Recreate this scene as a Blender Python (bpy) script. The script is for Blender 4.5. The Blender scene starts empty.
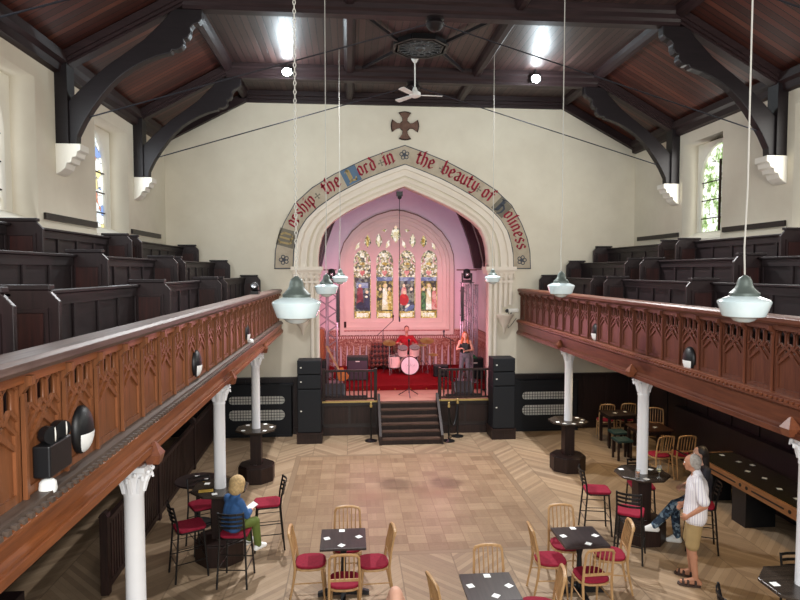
import bpy, bmesh, math, random
from mathutils import Vector, Matrix
random.seed(7)
C = bpy.context.scene
COL = C.collection
PI = math.pi

# ---------------------------------------------------------------- helpers
def lin(h):
    h = h.lstrip('#'); v = [int(h[i:i+2], 16)/255 for i in (0, 2, 4)]
    return tuple((c/12.92 if c <= .04045 else ((c+.055)/1.055)**2.4) for c in v) + (1,)

class NT:
    """small node-tree helper"""
    def __init__(s, name):
        s.m = bpy.data.materials.new(name); s.m.use_nodes = True
        s.t = s.m.node_tree; s.n = s.t.nodes; s.b = s.n['Principled BSDF']
    def N(s, typ, **k):
        o = s.n.new(typ)
        for a, v in k.items(): setattr(o, a, v)
        return o
    def L(s, a, b): s.t.links.new(a, b)
    def put(s, sock, v):
        if isinstance(v, bpy.types.NodeSocket): s.L(v, sock)
        else: sock.default_value = v
    def M(s, op, a, b=0, c=0):
        o = s.N('ShaderNodeMath', operation=op)
        s.put(o.inputs[0], a); s.put(o.inputs[1], b); s.put(o.inputs[2], c)
        return o.outputs[0]
    def mix(s, f, a, b, mode='MIX'):
        o = s.N('ShaderNodeMix', data_type='RGBA', blend_type=mode)
        s.put(o.inputs[0], f); s.put(o.inputs[6], a); s.put(o.inputs[7], b)
        return o.outputs[2]
    def pos(s, kind='Object'):
        t = s.N('ShaderNodeTexCoord'); x = s.N('ShaderNodeSeparateXYZ'); s.L(t.outputs[kind], x.inputs[0])
        return t.outputs[kind], x.outputs[0], x.outputs[1], x.outputs[2]
    def noise(s, vec, scale, detail=4, rough=.6, stretch=None):
        if stretch:
            mp = s.N('ShaderNodeMapping'); s.L(vec, mp.inputs[0]); mp.inputs['Scale'].default_value = stretch; vec = mp.outputs[0]
        o = s.N('ShaderNodeTexNoise'); s.L(vec, o.inputs['Vector']); o.inputs['Scale'].default_value = scale
        o.inputs['Detail'].default_value = detail; o.inputs['Roughness'].default_value = rough
        return o.outputs['Fac']
    def white(s, a, b=0., c=0.):
        v = s.N('ShaderNodeCombineXYZ'); s.put(v.inputs[0], a); s.put(v.inputs[1], b); s.put(v.inputs[2], c)
        o = s.N('ShaderNodeTexWhiteNoise'); s.L(v.outputs[0], o.inputs['Vector']); return o.outputs['Value']
    def ramp(s, f, stops, interp='LINEAR'):
        o = s.N('ShaderNodeValToRGB'); s.put(o.inputs[0], f); o.color_ramp.interpolation = interp
        e = o.color_ramp.elements
        while len(e) < len(stops): e.new(.5)
        for i, (p, c) in enumerate(stops): e[i].position = p; e[i].color = c
        return o.outputs[0]
    def out(s, col, rough=.5, spec=.5, metal=0, bump=None, bs=.3, bd=.01):
        s.put(s.b.inputs['Base Color'], col); s.put(s.b.inputs['Roughness'], rough)
        s.b.inputs['Specular IOR Level'].default_value = spec; s.b.inputs['Metallic'].default_value = metal
        if bump is not None:
            bn = s.N('ShaderNodeBump'); bn.inputs['Strength'].default_value = bs; bn.inputs['Distance'].default_value = bd
            s.L(bump, bn.inputs['Height']); s.L(bn.outputs[0], s.b.inputs['Normal'])
        return s.m

def plain(name, h, rough=.5, spec=.5, metal=0, var=.08, scale=6, emit=0):
    t = NT(name); v, x, y, z = t.pos()
    c = lin(h); n = t.noise(v, scale)
    lo = tuple(k*(1-var) for k in c[:3])+(1,); hi = tuple(min(1, k*(1+var)) for k in c[:3])+(1,)
    col = t.ramp(n, [(.3, lo), (.7, hi)])
    if emit:
        t.put(t.b.inputs['Emission Color'], col); t.b.inputs['Emission Strength'].default_value = emit
    return t.out(col, rough, spec, metal)

def wood(name, a, b, axis=1, rough=.45, spec=.5, scale=3.0, knots=False, coat=0):
    t = NT(name); v, x, y, z = t.pos()
    st = [9, 9, 9]; st[axis] = .7
    n = t.noise(v, scale, 6, .65, tuple(st)); n2 = t.noise(v, 1.3, 2)
    f = t.M('ADD', t.M('MULTIPLY', n, .8), t.M('MULTIPLY', n2, .2))
    col = t.ramp(f, [(.35, lin(a)), (.65, lin(b))])
    t.b.inputs['Coat Weight'].default_value = coat
    return t.out(col, rough, spec, 0, n, .15, .004)

def plaster(name, a, b, rough=.85, scale=1.2):
    t = NT(name); v, x, y, z = t.pos()
    n = t.noise(v, scale, 5, .6); n3 = t.noise(v, 40, 3)
    col = t.ramp(n, [(.3, lin(a)), (.7, lin(b))])
    return t.out(col, rough, .25, 0, n3, .15, .004)

def link(name, me, m=None, parent=None):
    o = bpy.data.objects.new(name, me); COL.objects.link(o)
    if m is not None:
        for k in (m if isinstance(m, (list, tuple)) else [m]): me.materials.append(k)
    if parent is not None: o.parent = parent
    return o

class MB:
    def __init__(s): s.bm = bmesh.new(); s.T = Matrix.Identity(4); s.mi = 0
    def _f(s, vs):
        try:
            f = s.bm.faces.new(vs); f.material_index = s.mi; return f
        except ValueError: return None
    def v(s, p): return s.bm.verts.new(s.T @ Vector(p))
    def box(s, x0, y0, z0, x1, y1, z1):
        V = [s.v((x, y, z)) for z in (z0, z1) for y in (y0, y1) for x in (x0, x1)]
        for q in ((0, 2, 3, 1), (4, 5, 7, 6), (0, 1, 5, 4), (2, 6, 7, 3), (0, 4, 6, 2), (1, 3, 7, 5)): s._f([V[i] for i in q])
        return s
    def cb(s, c, d): return s.box(c[0]-d[0]/2, c[1]-d[1]/2, c[2]-d[2]/2, c[0]+d[0]/2, c[1]+d[1]/2, c[2]+d[2]/2)
    def bar(s, a, b, w, h, up=(0, 0, 1)):
        a = Vector(a); b = Vector(b); d = (b-a).normalized(); u = Vector(up)
        if abs(d.dot(u)) > .98: u = Vector((1, 0, 0))
        r = d.cross(u).normalized(); u = r.cross(d)
        V = [s.v(p + r*i*w/2 + u*j*h/2) for p in (a, b) for i, j in ((-1, -1), (1, -1), (1, 1), (-1, 1))]
        for q in ((0, 1, 2, 3), (7, 6, 5, 4), (0, 4, 5, 1), (1, 5, 6, 2), (2, 6, 7, 3), (3, 7, 4, 0)): s._f([V[i] for i in q])
        return s
    def prism(s, pts, a, b, plane='XY'):
        def P(p, d): return {'XY': (p[0], p[1], d), 'XZ': (p[0], d, p[1]), 'YZ': (d, p[0], p[1])}[plane]
        A = [s.v(P(p, a)) for p in pts]; B = [s.v(P(p, b)) for p in pts]; n = len(pts)
        s._f(A[::-1]); s._f(B)
        for i in range(n): s._f([A[i], A[(i+1) % n], B[(i+1) % n], B[i]])
        return s
    def ngon(s, n, r, z0, z1, c=(0, 0), r1=None, rot=None):
        rot = PI/n if rot is None else rot; r1 = r if r1 is None else r1
        A = [s.v((c[0]+r*math.cos(rot+i*2*PI/n), c[1]+r*math.sin(rot+i*2*PI/n), z0)) for i in range(n)]
        B = [s.v((c[0]+r1*math.cos(rot+i*2*PI/n), c[1]+r1*math.sin(rot+i*2*PI/n), z1)) for i in range(n)]
        s._f(A[::-1]); s._f(B)
        for i in range(n): s._f([A[i], A[(i+1) % n], B[(i+1) % n], B[i]])
        return s
    def ring(s, n, r, ri, z0, z1, c=(0, 0), seg=8):
        rot = PI/n; k = seg
        def outer(t):
            a = rot + 2*PI*t; s0 = math.floor(t*n); a0 = rot+2*PI*s0/n; a1 = a0+2*PI/n; u = t*n-s0
            return (c[0]+r*((1-u)*math.cos(a0)+u*math.cos(a1)), c[1]+r*((1-u)*math.sin(a0)+u*math.sin(a1)))
        m = n*max(1, k//2); O0, O1, I0, I1 = [], [], [], []
        for i in range(m):
            t = i/m; o = outer(t); a = rot+2*PI*t; q = (c[0]+ri*math.cos(a), c[1]+ri*math.sin(a))
            O0.append(s.v((*o, z0))); O1.append(s.v((*o, z1))); I0.append(s.v((*q, z0))); I1.append(s.v((*q, z1)))
        for i in range(m):
            j = (i+1) % m
            s._f([O0[i], O0[j], O1[j], O1[i]]); s._f([I0[j], I0[i], I1[i], I1[j]])
            s._f([O1[i], O1[j], I1[j], I1[i]]); s._f([O0[j], O0[i], I0[i], I0[j]])
        return s
    def lathe(s, prof, seg=20, c=(0, 0, 0)):
        R = [[s.v((c[0]+r*math.cos(2*PI*i/seg), c[1]+r*math.sin(2*PI*i/seg), c[2]+z)) for i in range(seg)] for r, z in prof]
        for a, b in zip(R, R[1:]):
            for i in range(seg): s._f([a[i], a[(i+1) % seg], b[(i+1) % seg], b[i]])
        s._f(R[0][::-1]); s._f(R[-1]); return s
    def tube(s, pts, r, seg=8, cyc=False, flat=1.0):
        pts = [Vector(p) for p in pts]; n = len(pts); rs = r if isinstance(r, (list, tuple)) else [r]*n
        rings = []; pu = None
        for i, p in enumerate(pts):
            if cyc: d = (pts[(i+1) % n]-pts[i-1]).normalized()
            else: d = (pts[min(i+1, n-1)]-pts[max(i-1, 0)]).normalized()
            u = pu if pu is not None else (Vector((0, 0, 1)) if abs(d.z) < .9 else Vector((1, 0, 0)))
            u = (u-d*u.dot(d)).normalized(); w = d.cross(u); pu = u
            rings.append([s.v(p+(u*math.cos(2*PI*k/seg)+w*math.sin(2*PI*k/seg)*flat)*rs[i]) for k in range(seg)])
        pr = list(zip(rings, rings[1:])) + ([(rings[-1], rings[0])] if cyc else [])
        for a, b in pr:
            for i in range(seg): s._f([a[i], a[(i+1) % seg], b[(i+1) % seg], b[i]])
        if not cyc: s._f(rings[0][::-1]); s._f(rings[-1])
        return s
    def ball(s, c, r, seg=10, rot=None):
        r = r if isinstance(r, (tuple, list)) else (r, r, r)
        M = s.T @ Matrix.Translation(c) @ (rot if rot is not None else Matrix.Identity(4)) @ Matrix.Diagonal((r[0], r[1], r[2], 1))
        g = bmesh.ops.create_uvsphere(s.bm, u_segments=seg, v_segments=max(5, seg*2//3), radius=1, matrix=M)
        for v_ in g['verts']:
            for f in v_.link_faces: f.material_index = s.mi
        return s
    def build(s, name, m, parent=None, smooth=False, bevel=0, weld=True, loc=None):
        bmesh.ops.recalc_face_normals(s.bm, faces=s.bm.faces)
        me = bpy.data.meshes.new(name); s.bm.to_mesh(me); s.bm.free()
        if smooth:
            for p in me.polygons: p.use_smooth = True
            me.set_sharp_from_angle(angle=math.radians(40))
        o = link(name, me, m, parent)
        if bevel:
            b = o.modifiers.new('b', 'BEVEL'); b.width = bevel; b.segments = 2; b.limit_method = 'ANGLE'
        if loc is not None: o.location = loc
        return o

def T(loc, rz=0): return Matrix.Translation(loc) @ Matrix.Rotation(rz, 4, 'Z')

def bake(o):
    """replace an object's mesh (or curve) by its evaluated mesh"""
    dg = bpy.context.evaluated_depsgraph_get(); dg.update()
    me = bpy.data.meshes.new_from_object(o.evaluated_get(dg)); return me

def plate(name, loops, d0, d1, plane, m, parent=None, bevel=0.0):
    """flat plate with holes, outlined by loops in a plane, from depth d0 to d1"""
    cu = bpy.data.curves.new('c', 'CURVE'); cu.dimensions = '2D'; cu.fill_mode = 'BOTH'
    cu.extrude = abs(d1-d0)/2-bevel
    if bevel: cu.bevel_depth = bevel; cu.bevel_resolution = 0; cu.offset = -bevel
    for lp in loops:
        sp = cu.splines.new('POLY'); sp.points.add(len(lp)-1); sp.use_cyclic_u = True
        for p, q in zip(sp.points, lp): p.co = (q[0], q[1], 0, 1)
    co = bpy.data.objects.new('c', cu); COL.objects.link(co)
    me = bake(co); bpy.data.objects.remove(co); bpy.data.curves.remove(cu)
    md = (d0+d1)/2
    for v in me.vertices:
        x, y, z = v.co
        v.co = {'XY': (x, y, z+md), 'XZ': (x, z+md, y), 'YZ': (z+md, x, y)}[plane]
    bm = bmesh.new(); bm.from_mesh(me)
    bmesh.ops.remove_doubles(bm, verts=bm.verts, dist=1e-5); bmesh.ops.recalc_face_normals(bm, faces=bm.faces)
    bm.to_mesh(me); bm.free(); me.materials.clear()
    return link(name, me, m, parent)

def empty(name, loc=(0, 0, 0), rz=0): 
    o = bpy.data.objects.new(name, None); COL.objects.link(o); o.location = loc; o.rotation_euler = (0, 0, rz); return o
def tag(o, label, cat, group=None, kind=None):
    o['label'] = label; o['category'] = cat
    if group: o['group'] = group
    if kind: o['kind'] = kind
    return o
def thing(name, label, cat, loc=(0, 0, 0), rz=0, group=None): return tag(empty(name, loc, rz), label, cat, group)
def struct(o, label=None):
    o['kind'] = 'structure'
    if label: o['label'] = label
    return o
def kids(o): return [c for c in bpy.data.objects if c.parent == o]
def dup(root, loc, rz=0, label=None, group=None):
    r = root.copy(); COL.objects.link(r); r.location = loc; r.rotation_euler = (0, 0, rz)
    if label: r['label'] = label
    if group: r['group'] = group
    for ch in kids(root):
        c = ch.copy(); COL.objects.link(c); c.parent = r
        for g in kids(ch):
            d = g.copy(); COL.objects.link(d); d.parent = c
    return r

# ---------------------------------------------------------------- materials
M = {}
M['wall'] = plaster('wall_plaster', '#d2c9b6', '#dcd4c1')
M['white'] = plaster('white_plaster', '#e2ddd0', '#eae6da')
M['chancel'] = plaster('chancel_plaster', '#e6dde0', '#eee6e8')
M['stone'] = plaster('painted_stone', '#dcd1c2', '#e6dccd')
M['dark'] = wood('dark_oak', '#120c0c', '#241817', 1, .4)
M['darkz'] = wood('dark_oak_upright', '#130c0c', '#26191a', 2, .4)
M['beam'] = wood('beam_timber', '#1b1011', '#2e1e1f', 0, .5, .3)
M['beamy'] = wood('beam_timber_long', '#1b1011', '#2e1e1f', 1, .5, .3)
M['brace'] = wood('brace_timber', '#100b0d', '#1a1316', 0, .45, .35)
M['pew'] = wood('pew_timber', '#160f11', '#261b1d', 1, .45, .35)
M['pewend'] = wood('pew_end_timber', '#1a1112', '#2b1b1c', 2, .45, .35)
M['pewred'] = wood('pew_end_panel', '#241211', '#3a1c19', 2, .45, .35)
M['pine'] = wood('pitch_pine', '#633c22', '#8a5433', 2, .42, .4)
M['piney'] = wood('pitch_pine_long', '#68391e', '#91552f', 1, .42, .4)
M['pinedk'] = wood('pitch_pine_dark', '#5c3020', '#7f4a2e', 1, .4)
M['pine2'] = wood('red_pine', '#4c281b', '#6b3c28', 2, .42, .4)
M['pine2y'] = wood('red_pine_long', '#4e291b', '#6e3e29', 1, .42, .4)
M['dentil'] = wood('grey_dentil', '#42362f', '#5e5046', 1, .5)
M['railtop'] = wood('rail_top_worn', '#4c3a34', '#6f5b54', 1, .5, .35)
M['black'] = plain('black_paint', '#101114', .45)
M['navy'] = plain('black_speaker', '#0c0f15', .6, .35)
M['grille'] = plain('speaker_grille', '#0d1117', .75, scale=60)
M['metal'] = plain('black_metal', '#0c0c0e', .35, .5)
M['chrome'] = plain('chrome', '#b8b8bc', .25, .5, .9)
M['alu'] = plain('truss_aluminium', '#a9a6ae', .35, .5, .7)
M['col'] = plaster('column_paint', '#dfe0e4', '#eceded', .5)
M['beech'] = wood('golden_beech', '#a37c50', '#be986a', 2, .4)
M['red'] = plain('crimson_velvet', '#861a30', .8, .2, scale=30, var=.15)
M['carpet'] = plain('red_carpet', '#7d1218', .95, .1, scale=50, var=.2)
M['table'] = wood('table_dark_wood', '#231b1c', '#3a2f2f', 1, .28, .5)
M['tablebr'] = wood('table_brown_wood', '#352219', '#55382a', 1, .28)
M['oct'] = wood('octagon_top', '#2a2420', '#443a32', 0, .25)
M['base'] = wood('plinth_wood', '#190f0d', '#301e19', 2, .5, .35)
M['green'] = plain('olive_top', '#2b2a1a', .22, .5, var=.2)
M['teal'] = plain('dark_green_leather', '#173230', .5)
M['shade'] = None
M['gal'] = plain('pendant_gallery', '#5f6964', .45, .4, .3, var=.15)
M['fan'] = plain('fan_white', '#e0dfda', .4)
M['cream'] = plain('cream_plastic', '#d8d5cc', .4)
M['cord'] = plain('cord_grey', '#b9b6ae', .6)
M['rod'] = plain('iron_rod', '#33343a', .4, .5, .6)
M['brass'] = plain('brass', '#b08d3c', .3, .5, .8)
M['coaster'] = plain('white_card', '#eef0ee', .5)
M['gold'] = plain('gold_strip', '#b39a5e', .4, .5, .3)

t = NT('opal_glass'); v, x, y, z = t.pos()
c = t.ramp(t.noise(v, 3), [(.3, lin('#c8dce0')), (.7, lin('#dae8ea'))])
t.b.inputs['Coat Weight'].default_value = .6
t.b.inputs['Subsurface Weight'].default_value = .2; t.b.inputs['Subsurface Radius'].default_value = (.05, .05, .05)
M['shade'] = t.out(c, .15, .5)

def plankmat(name, axis, w, a, b, c3, rough=.3, spec=.5):
    """boards laid side by side across an axis; axis 0 = boards run along y, 1 = boards run across x"""
    t = NT(name); v, x, y, z = t.pos()
    q = x if axis == 0 else y
    s_ = t.M('DIVIDE', q, w); i = t.M('FLOOR', s_); fr = t.M('FRACT', s_)
    r = t.white(i, 3.1)
    g = t.noise(v, 2.2, 6, .65, (12, .8, 1) if axis == 0 else (.8, 12, .8))
    col = t.ramp(t.M('ADD', t.M('MULTIPLY', r, .5), t.M('MULTIPLY', g, .5)), [(.25, lin(a)), (.5, lin(b)), (.8, lin(c3))])
    edge = t.M('LESS_THAN', t.M('MINIMUM', fr, t.M('SUBTRACT', 1, fr)), .07)
    col = t.mix(edge, col, lin('#0c0707'))
    h = t.M('SUBTRACT', 1, edge)
    return t.out(col, t.M('ADD', rough, t.M('MULTIPLY', g, .15)), spec, 0, h, .5, .006)
M['flatceil'] = plankmat('ceiling_boards', 0, .13, '#2a1b1a', '#3a2826', '#4a3532', .38)
M['slope'] = plankmat('slope_boards', 1, .13, '#30150f', '#452018', '#5a2f22', .4)

# floor: chevron oak boards with a basket-weave dance floor let into the middle
def floormat():
    t = NT('oak_floor'); v, x, y, z = t.pos()
    W = .78
    cx = t.M('DIVIDE', x, W); ci = t.M('FLOOR', cx); fx = t.M('FRACT', cx)
    par = t.M('MODULO', t.M('ABSOLUTE', ci), 2)
    sgn = t.M('SUBTRACT', t.M('MULTIPLY', par, 2), 1)
    dx = t.M('MULTIPLY', t.M('SUBTRACT', fx, .5), W)
    s_ = t.M('DIVIDE', t.M('ADD', y, t.M('MULTIPLY', sgn, dx)), .11)
    pi_ = t.M('FLOOR', s_); pf = t.M('FRACT', s_)
    r1 = t.white(pi_, ci, 1.)
    e1 = t.M('MAXIMUM', t.M('LESS_THAN', pf, .05), t.M('LESS_THAN', t.M('MINIMUM', fx, t.M('SUBTRACT', 1, fx)), .012))
    # basket weave
    S = .3
    bx = t.M('DIVIDE', x, S); by = t.M('DIVIDE', y, S); ix = t.M('FLOOR', bx); iy = t.M('FLOOR', by)
    fx2 = t.M('FRACT', bx); fy2 = t.M('FRACT', by)
    ck = t.M('MODULO', t.M('ABSOLUTE', t.M('ADD', ix, iy)), 2)
    q = t.M('ADD', t.M('MULTIPLY', fx2, ck), t.M('MULTIPLY', fy2, t.M('SUBTRACT', 1, ck)))
    qi = t.M('FLOOR', t.M('MULTIPLY', q, 4)); qf = t.M('FRACT', t.M('MULTIPLY', q, 4))
    r2 = t.M('ADD', t.M('MULTIPLY', t.white(ix, iy, 5.), .65), t.M('MULTIPLY', t.white(ix, iy, qi), .35))
    mn = t.M('MINIMUM', t.M('MINIMUM', fx2, t.M('SUBTRACT', 1, fx2)), t.M('MINIMUM', fy2, t.M('SUBTRACT', 1, fy2)))
    e2 = t.M('MAXIMUM', t.M('MULTIPLY', t.M('LESS_THAN', qf, .05), .5), t.M('LESS_THAN', mn, .02))
    # masks
    ax = t.M('ABSOLUTE', t.M('ADD', x, .45)); ay = t.M('ABSOLUTE', t.M('SUBTRACT', y, 11.1))
    d = t.M('MAXIMUM', t.M('SUBTRACT', ax, 2.15), t.M('SUBTRACT', ay, 2.35))
    inside = t.M('LESS_THAN', d, 0); border = t.M('MULTIPLY', t.M('GREATER_THAN', d, 0), t.M('LESS_THAN', d, .1))
    bedge = t.M('LESS_THAN', t.M('ABSOLUTE', t.M('SUBTRACT', t.M('ABSOLUTE', t.M('SUBTRACT', d, .05)), .05)), .008)
    g = t.noise(v, 9, 5, .6); g2 = t.noise(v, .8, 3)
    f1 = t.M('ADD', t.M('MULTIPLY', r1, .6), t.M('MULTIPLY', g, .4))
    f2 = t.M('ADD', t.M('MULTIPLY', r2, .55), t.M('MULTIPLY', t.noise(v, 26, 4, .7), .45))
    c1 = t.ramp(f1, [(.2, lin('#86705a')), (.5, lin('#9a8369')), (.85, lin('#ab947a'))])
    c2 = t.ramp(f2, [(.2, lin('#775e48')), (.5, lin('#8d745b')), (.85, lin('#a48b6f'))])
    c1 = t.mix(t.M('MULTIPLY', e1, .55), c1, lin('#5c4a38')); c2 = t.mix(t.M('MULTIPLY', e2, .55), c2, lin('#6d4c36'))
    c = t.mix(inside, c1, c2); c = t.mix(border, c, lin('#86705a')); c = t.mix(t.M('MULTIPLY', bedge, .6), c, lin('#6b543e'))
    # scuffed, worn patches seen on the dance floor
    for (px, py) in ((-1.15, 11.0), (.15, 11.1)):
        dd = t.M('SQRT', t.M('ADD', t.M('POWER', t.M('SUBTRACT', x, px), 2), t.M('POWER', t.M('SUBTRACT', y, py), 2)))
        w = t.M('MULTIPLY', t.M('SUBTRACT', 1, t.M('MINIMUM', t.M('DIVIDE', t.M('ADD', dd, t.M('MULTIPLY', g, .2)), .6), 1)), .9)
        c = t.mix(w, c, lin('#7b5a40'))
    c = t.mix(t.M('MULTIPLY', g2, .35), c, lin('#7d6b57'))
    return t.out(c, t.M('ADD', .34, t.M('MULTIPLY', g, .12)), .4, 0, t.M('SUBTRACT', 1, t.M('MAXIMUM', e1, e2)), .1, .002)
M['floor'] = floormat()

# ---------------------------------------------------------------- dimensions
XW = 6.05; YE = 15.43; CX0 = -.07
ZE = 7.52; ZF = 8.63; XF = 4.08

# ---------------------------------------------------------------- shell
b = MB(); b.box(-7, -3, -.2, 7, YE, 0); struct(b.build('floor', M['floor']), 'pale oak chevron board floor with a square parquet dance floor')

def open_pts():  # half opening (abs x, z)
    return [(2.22, .0), (2.22, 4.3), (2.22, 4.62), (2.16, 4.98), (2.03, 5.27), (1.8, 5.5), (1.45, 5.73), (1.05, 5.93), (.55, 6.15), (.0, 6.38)]
def bandin():
    return [(2.84, 4.24), (2.82, 4.73), (2.7, 5.18), (2.5, 5.5), (2.2, 5.8), (1.7, 6.15), (1., 6.52), (.4, 6.76), (0, 6.9)]
def bandout():
    return [(3.32, 4.24), (3.3, 4.7), (3.22, 5.05), (3.07, 5.42), (2.8, 5.9), (2.36, 6.3), (1.8, 6.65), (1.05, 7.02), (.45, 7.25), (0, 7.4)]
def mirror(h, c=CX0):
    L_ = [(c-a, z) for a, z in h]; R_ = [(c+a, z) for a, z in h[:-1]][::-1]
    return L_ + R_
def scaled(h, k):  # shrink a half profile toward the opening centre by k metres
    n = len(h); o = []
    for i, (a, z) in enumerate(h):
        p = h[max(i-1, 0)]; q = h[min(i+1, n-1)]
        if i == n-1: o.append((0, z+k*1.05)); continue
        dx, dz = q[0]-p[0], q[1]-p[1]; L = math.hypot(dx, dz) or 1
        o.append((a+k*dz/L, z-k*dx/L))
    return o
op = open_pts(); opw = [(a_+.05 if a_ else 0, z_+(.05 if z_ > 4.3 else 0)) for a_, z_ in op]
outer = [(-XW-.8, -.2), (XW+.8, -.2), (XW+.8, 9.2), (-XW-.8, 9.2)]
hole = mirror(opw)
struct(plate('wall_end', [outer, hole], YE+.02, YE+.6, 'XZ', M['wall']), 'cream plaster end wall pierced by the chancel arch')

# arch mouldings: rings stepping back around the opening
arch = thing('chancel_arch', 'cream moulded stone chancel arch with carved capitals around the stage', 'arch', (0, YE, 0))
up = [p for p in op if p[1] >= 4.3]
bi = [(2.84, 4.3)] + bandin()[1:]
def archring(a, b_, y0, y1, nm, m):
    lp = mirror(a) + mirror(b_)[::-1]
    o = plate(nm, [lp], y0, y1, 'XZ', m, arch); return o
def blend(t_): # profile between opening and band inner
    n = 14; A = resample(up, n); B = resample(bi, n)
    return [(p[0]*(1-t_)+q[0]*t_, p[1]*(1-t_)+q[1]*t_) for p, q in zip(A, B)]
def resample(h, n):
    d = [0]
    for p, q in zip(h, h[1:]): d.append(d[-1]+math.hypot(q[0]-p[0], q[1]-p[1]))
    o = []
    for k in range(n):
        s_ = d[-1]*k/(n-1); i = 0
        while i < len(d)-2 and d[i+1] < s_: i += 1
        u = (s_-d[i])/(d[i+1]-d[i]); o.append((h[i][0]*(1-u)+h[i+1][0]*u, h[i][1]*(1-u)+h[i+1][1]*u))
    return o
def sm(a, b_, y0, y1): archring(blend(a), blend(b_), y0, y1, 'arch_moulding', M['stone'])
sm(.0, .22, .06, .5); sm(.22, .36, -.02, .2); sm(.36, .46, .05, .2); sm(.46, .7, -.05, .1); sm(.7, .78, -.015, .06); sm(.78, .98, -.08, .05)
for s in (-1, 1):
    # capitals, shafts and corbels
    b = MB()
    for k, (x0, x1, z0, z1, d) in enumerate([(2.1, 2.9, 4.2, 4.3, .16), (2.14, 2.86, 4.12, 4.2, .1), (2.18, 2.84, 3.88, 3.94, .06)]):
        b.box(*sorted((CX0+s*x0, CX0+s*x1))[:1], -d, z0, sorted((CX0+s*x0, CX0+s*x1))[1], .4, z1)
    for k in range(5):
        xx = CX0+s*(2.24+k*.135)
        b.lathe([(.05, 3.93), (.075, 4.0), (.09, 4.12)], 10, (xx, -.01, 0))
        for j in range(5):
            b.ball((xx+.07*math.cos(j*1.25), -.02-.05*abs(math.sin(j*1.25)), 4.03+.04*(j % 2)), .03, 6)
    b.build('capital', M['stone'], arch, smooth=True)
    b = MB()
    for k, zz in ((0, .9), (1, .9), (2, 2.9), (3, 3.25), (4, 3.3)):
        xx = CX0+s*(2.24+k*.135)
        b.lathe([(.055, zz), (.055, 3.9)], 12, (xx, .0, 0))
    b.build('shaft', M['stone'], arch, smooth=True)
    b = MB(); b.T = Matrix.Translation((CX0+s*2.62, 0, 0))
    b.lathe([(.02, 2.55), (.06, 2.7), (.16, 2.86), (.17, 2.93), (.24, 3.0), (.25, 3.06)], 14)
    b.build('corbel', M['stone'], arch, smooth=True)

# ---- lettered band
t = NT('band_paint'); v, x, y, z = t.pos()
M['band'] = t.out(t.ramp(t.noise(v, 5), [(.3, lin('#a89a85')), (.7, lin('#b9ac98'))]), .8, .2)
M['bandedge'] = plain('band_border', '#4c5058', .8, .2)
M['letter'] = plain('crimson_letter', '#96283a', .8, .2)
M['illum'] = plain('illuminated_blue', '#5c7187', .8, .2)
M['illum2'] = plain('illuminated_grey', '#777164', .8, .2)
M['ochre'] = plain('ochre_letter', '#a89368', .8, .2)
M['cross'] = plain('cross_brown', '#6b5145', .7, .2, var=.25, scale=14)
M['crossd'] = plain('cross_dark', '#34241f', .7, .2)
band = thing('lettered_band', 'painted greige band of crimson gothic lettering over the chancel arch', 'painted text', (0, YE, 0))
BI = resample(bandin(), 60); BO = resample(bandout(), 60)
plate('band_ground', [mirror(BO)+mirror(BI)[::-1]], -.004, .012, 'XZ', M['band'], band)
def lerph(t_): return [(p[0]*(1-t_)+q[0]*t_, p[1]*(1-t_)+q[1]*t_) for p, q in zip(BI, BO)]
b = MB()
for ta, tb in ((.0, .05), (.955, 1.0)):
    A = mirror(lerph(ta)); B = mirror(lerph(tb))
    for i in range(len(A)-1): b.prism([A[i], A[i+1], B[i+1], B[i]], -.008, -.003, 'XZ')
A = mirror(BI); B = mirror(BO)
for e in (0, -1): 
    z0 = A[e][1]; xa, xb = sorted((A[e][0], B[e][0])); b.box(xa, -.008, z0, xb, -.003, z0+.025)
b.build('band_border', M['bandedge'], band)
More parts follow.
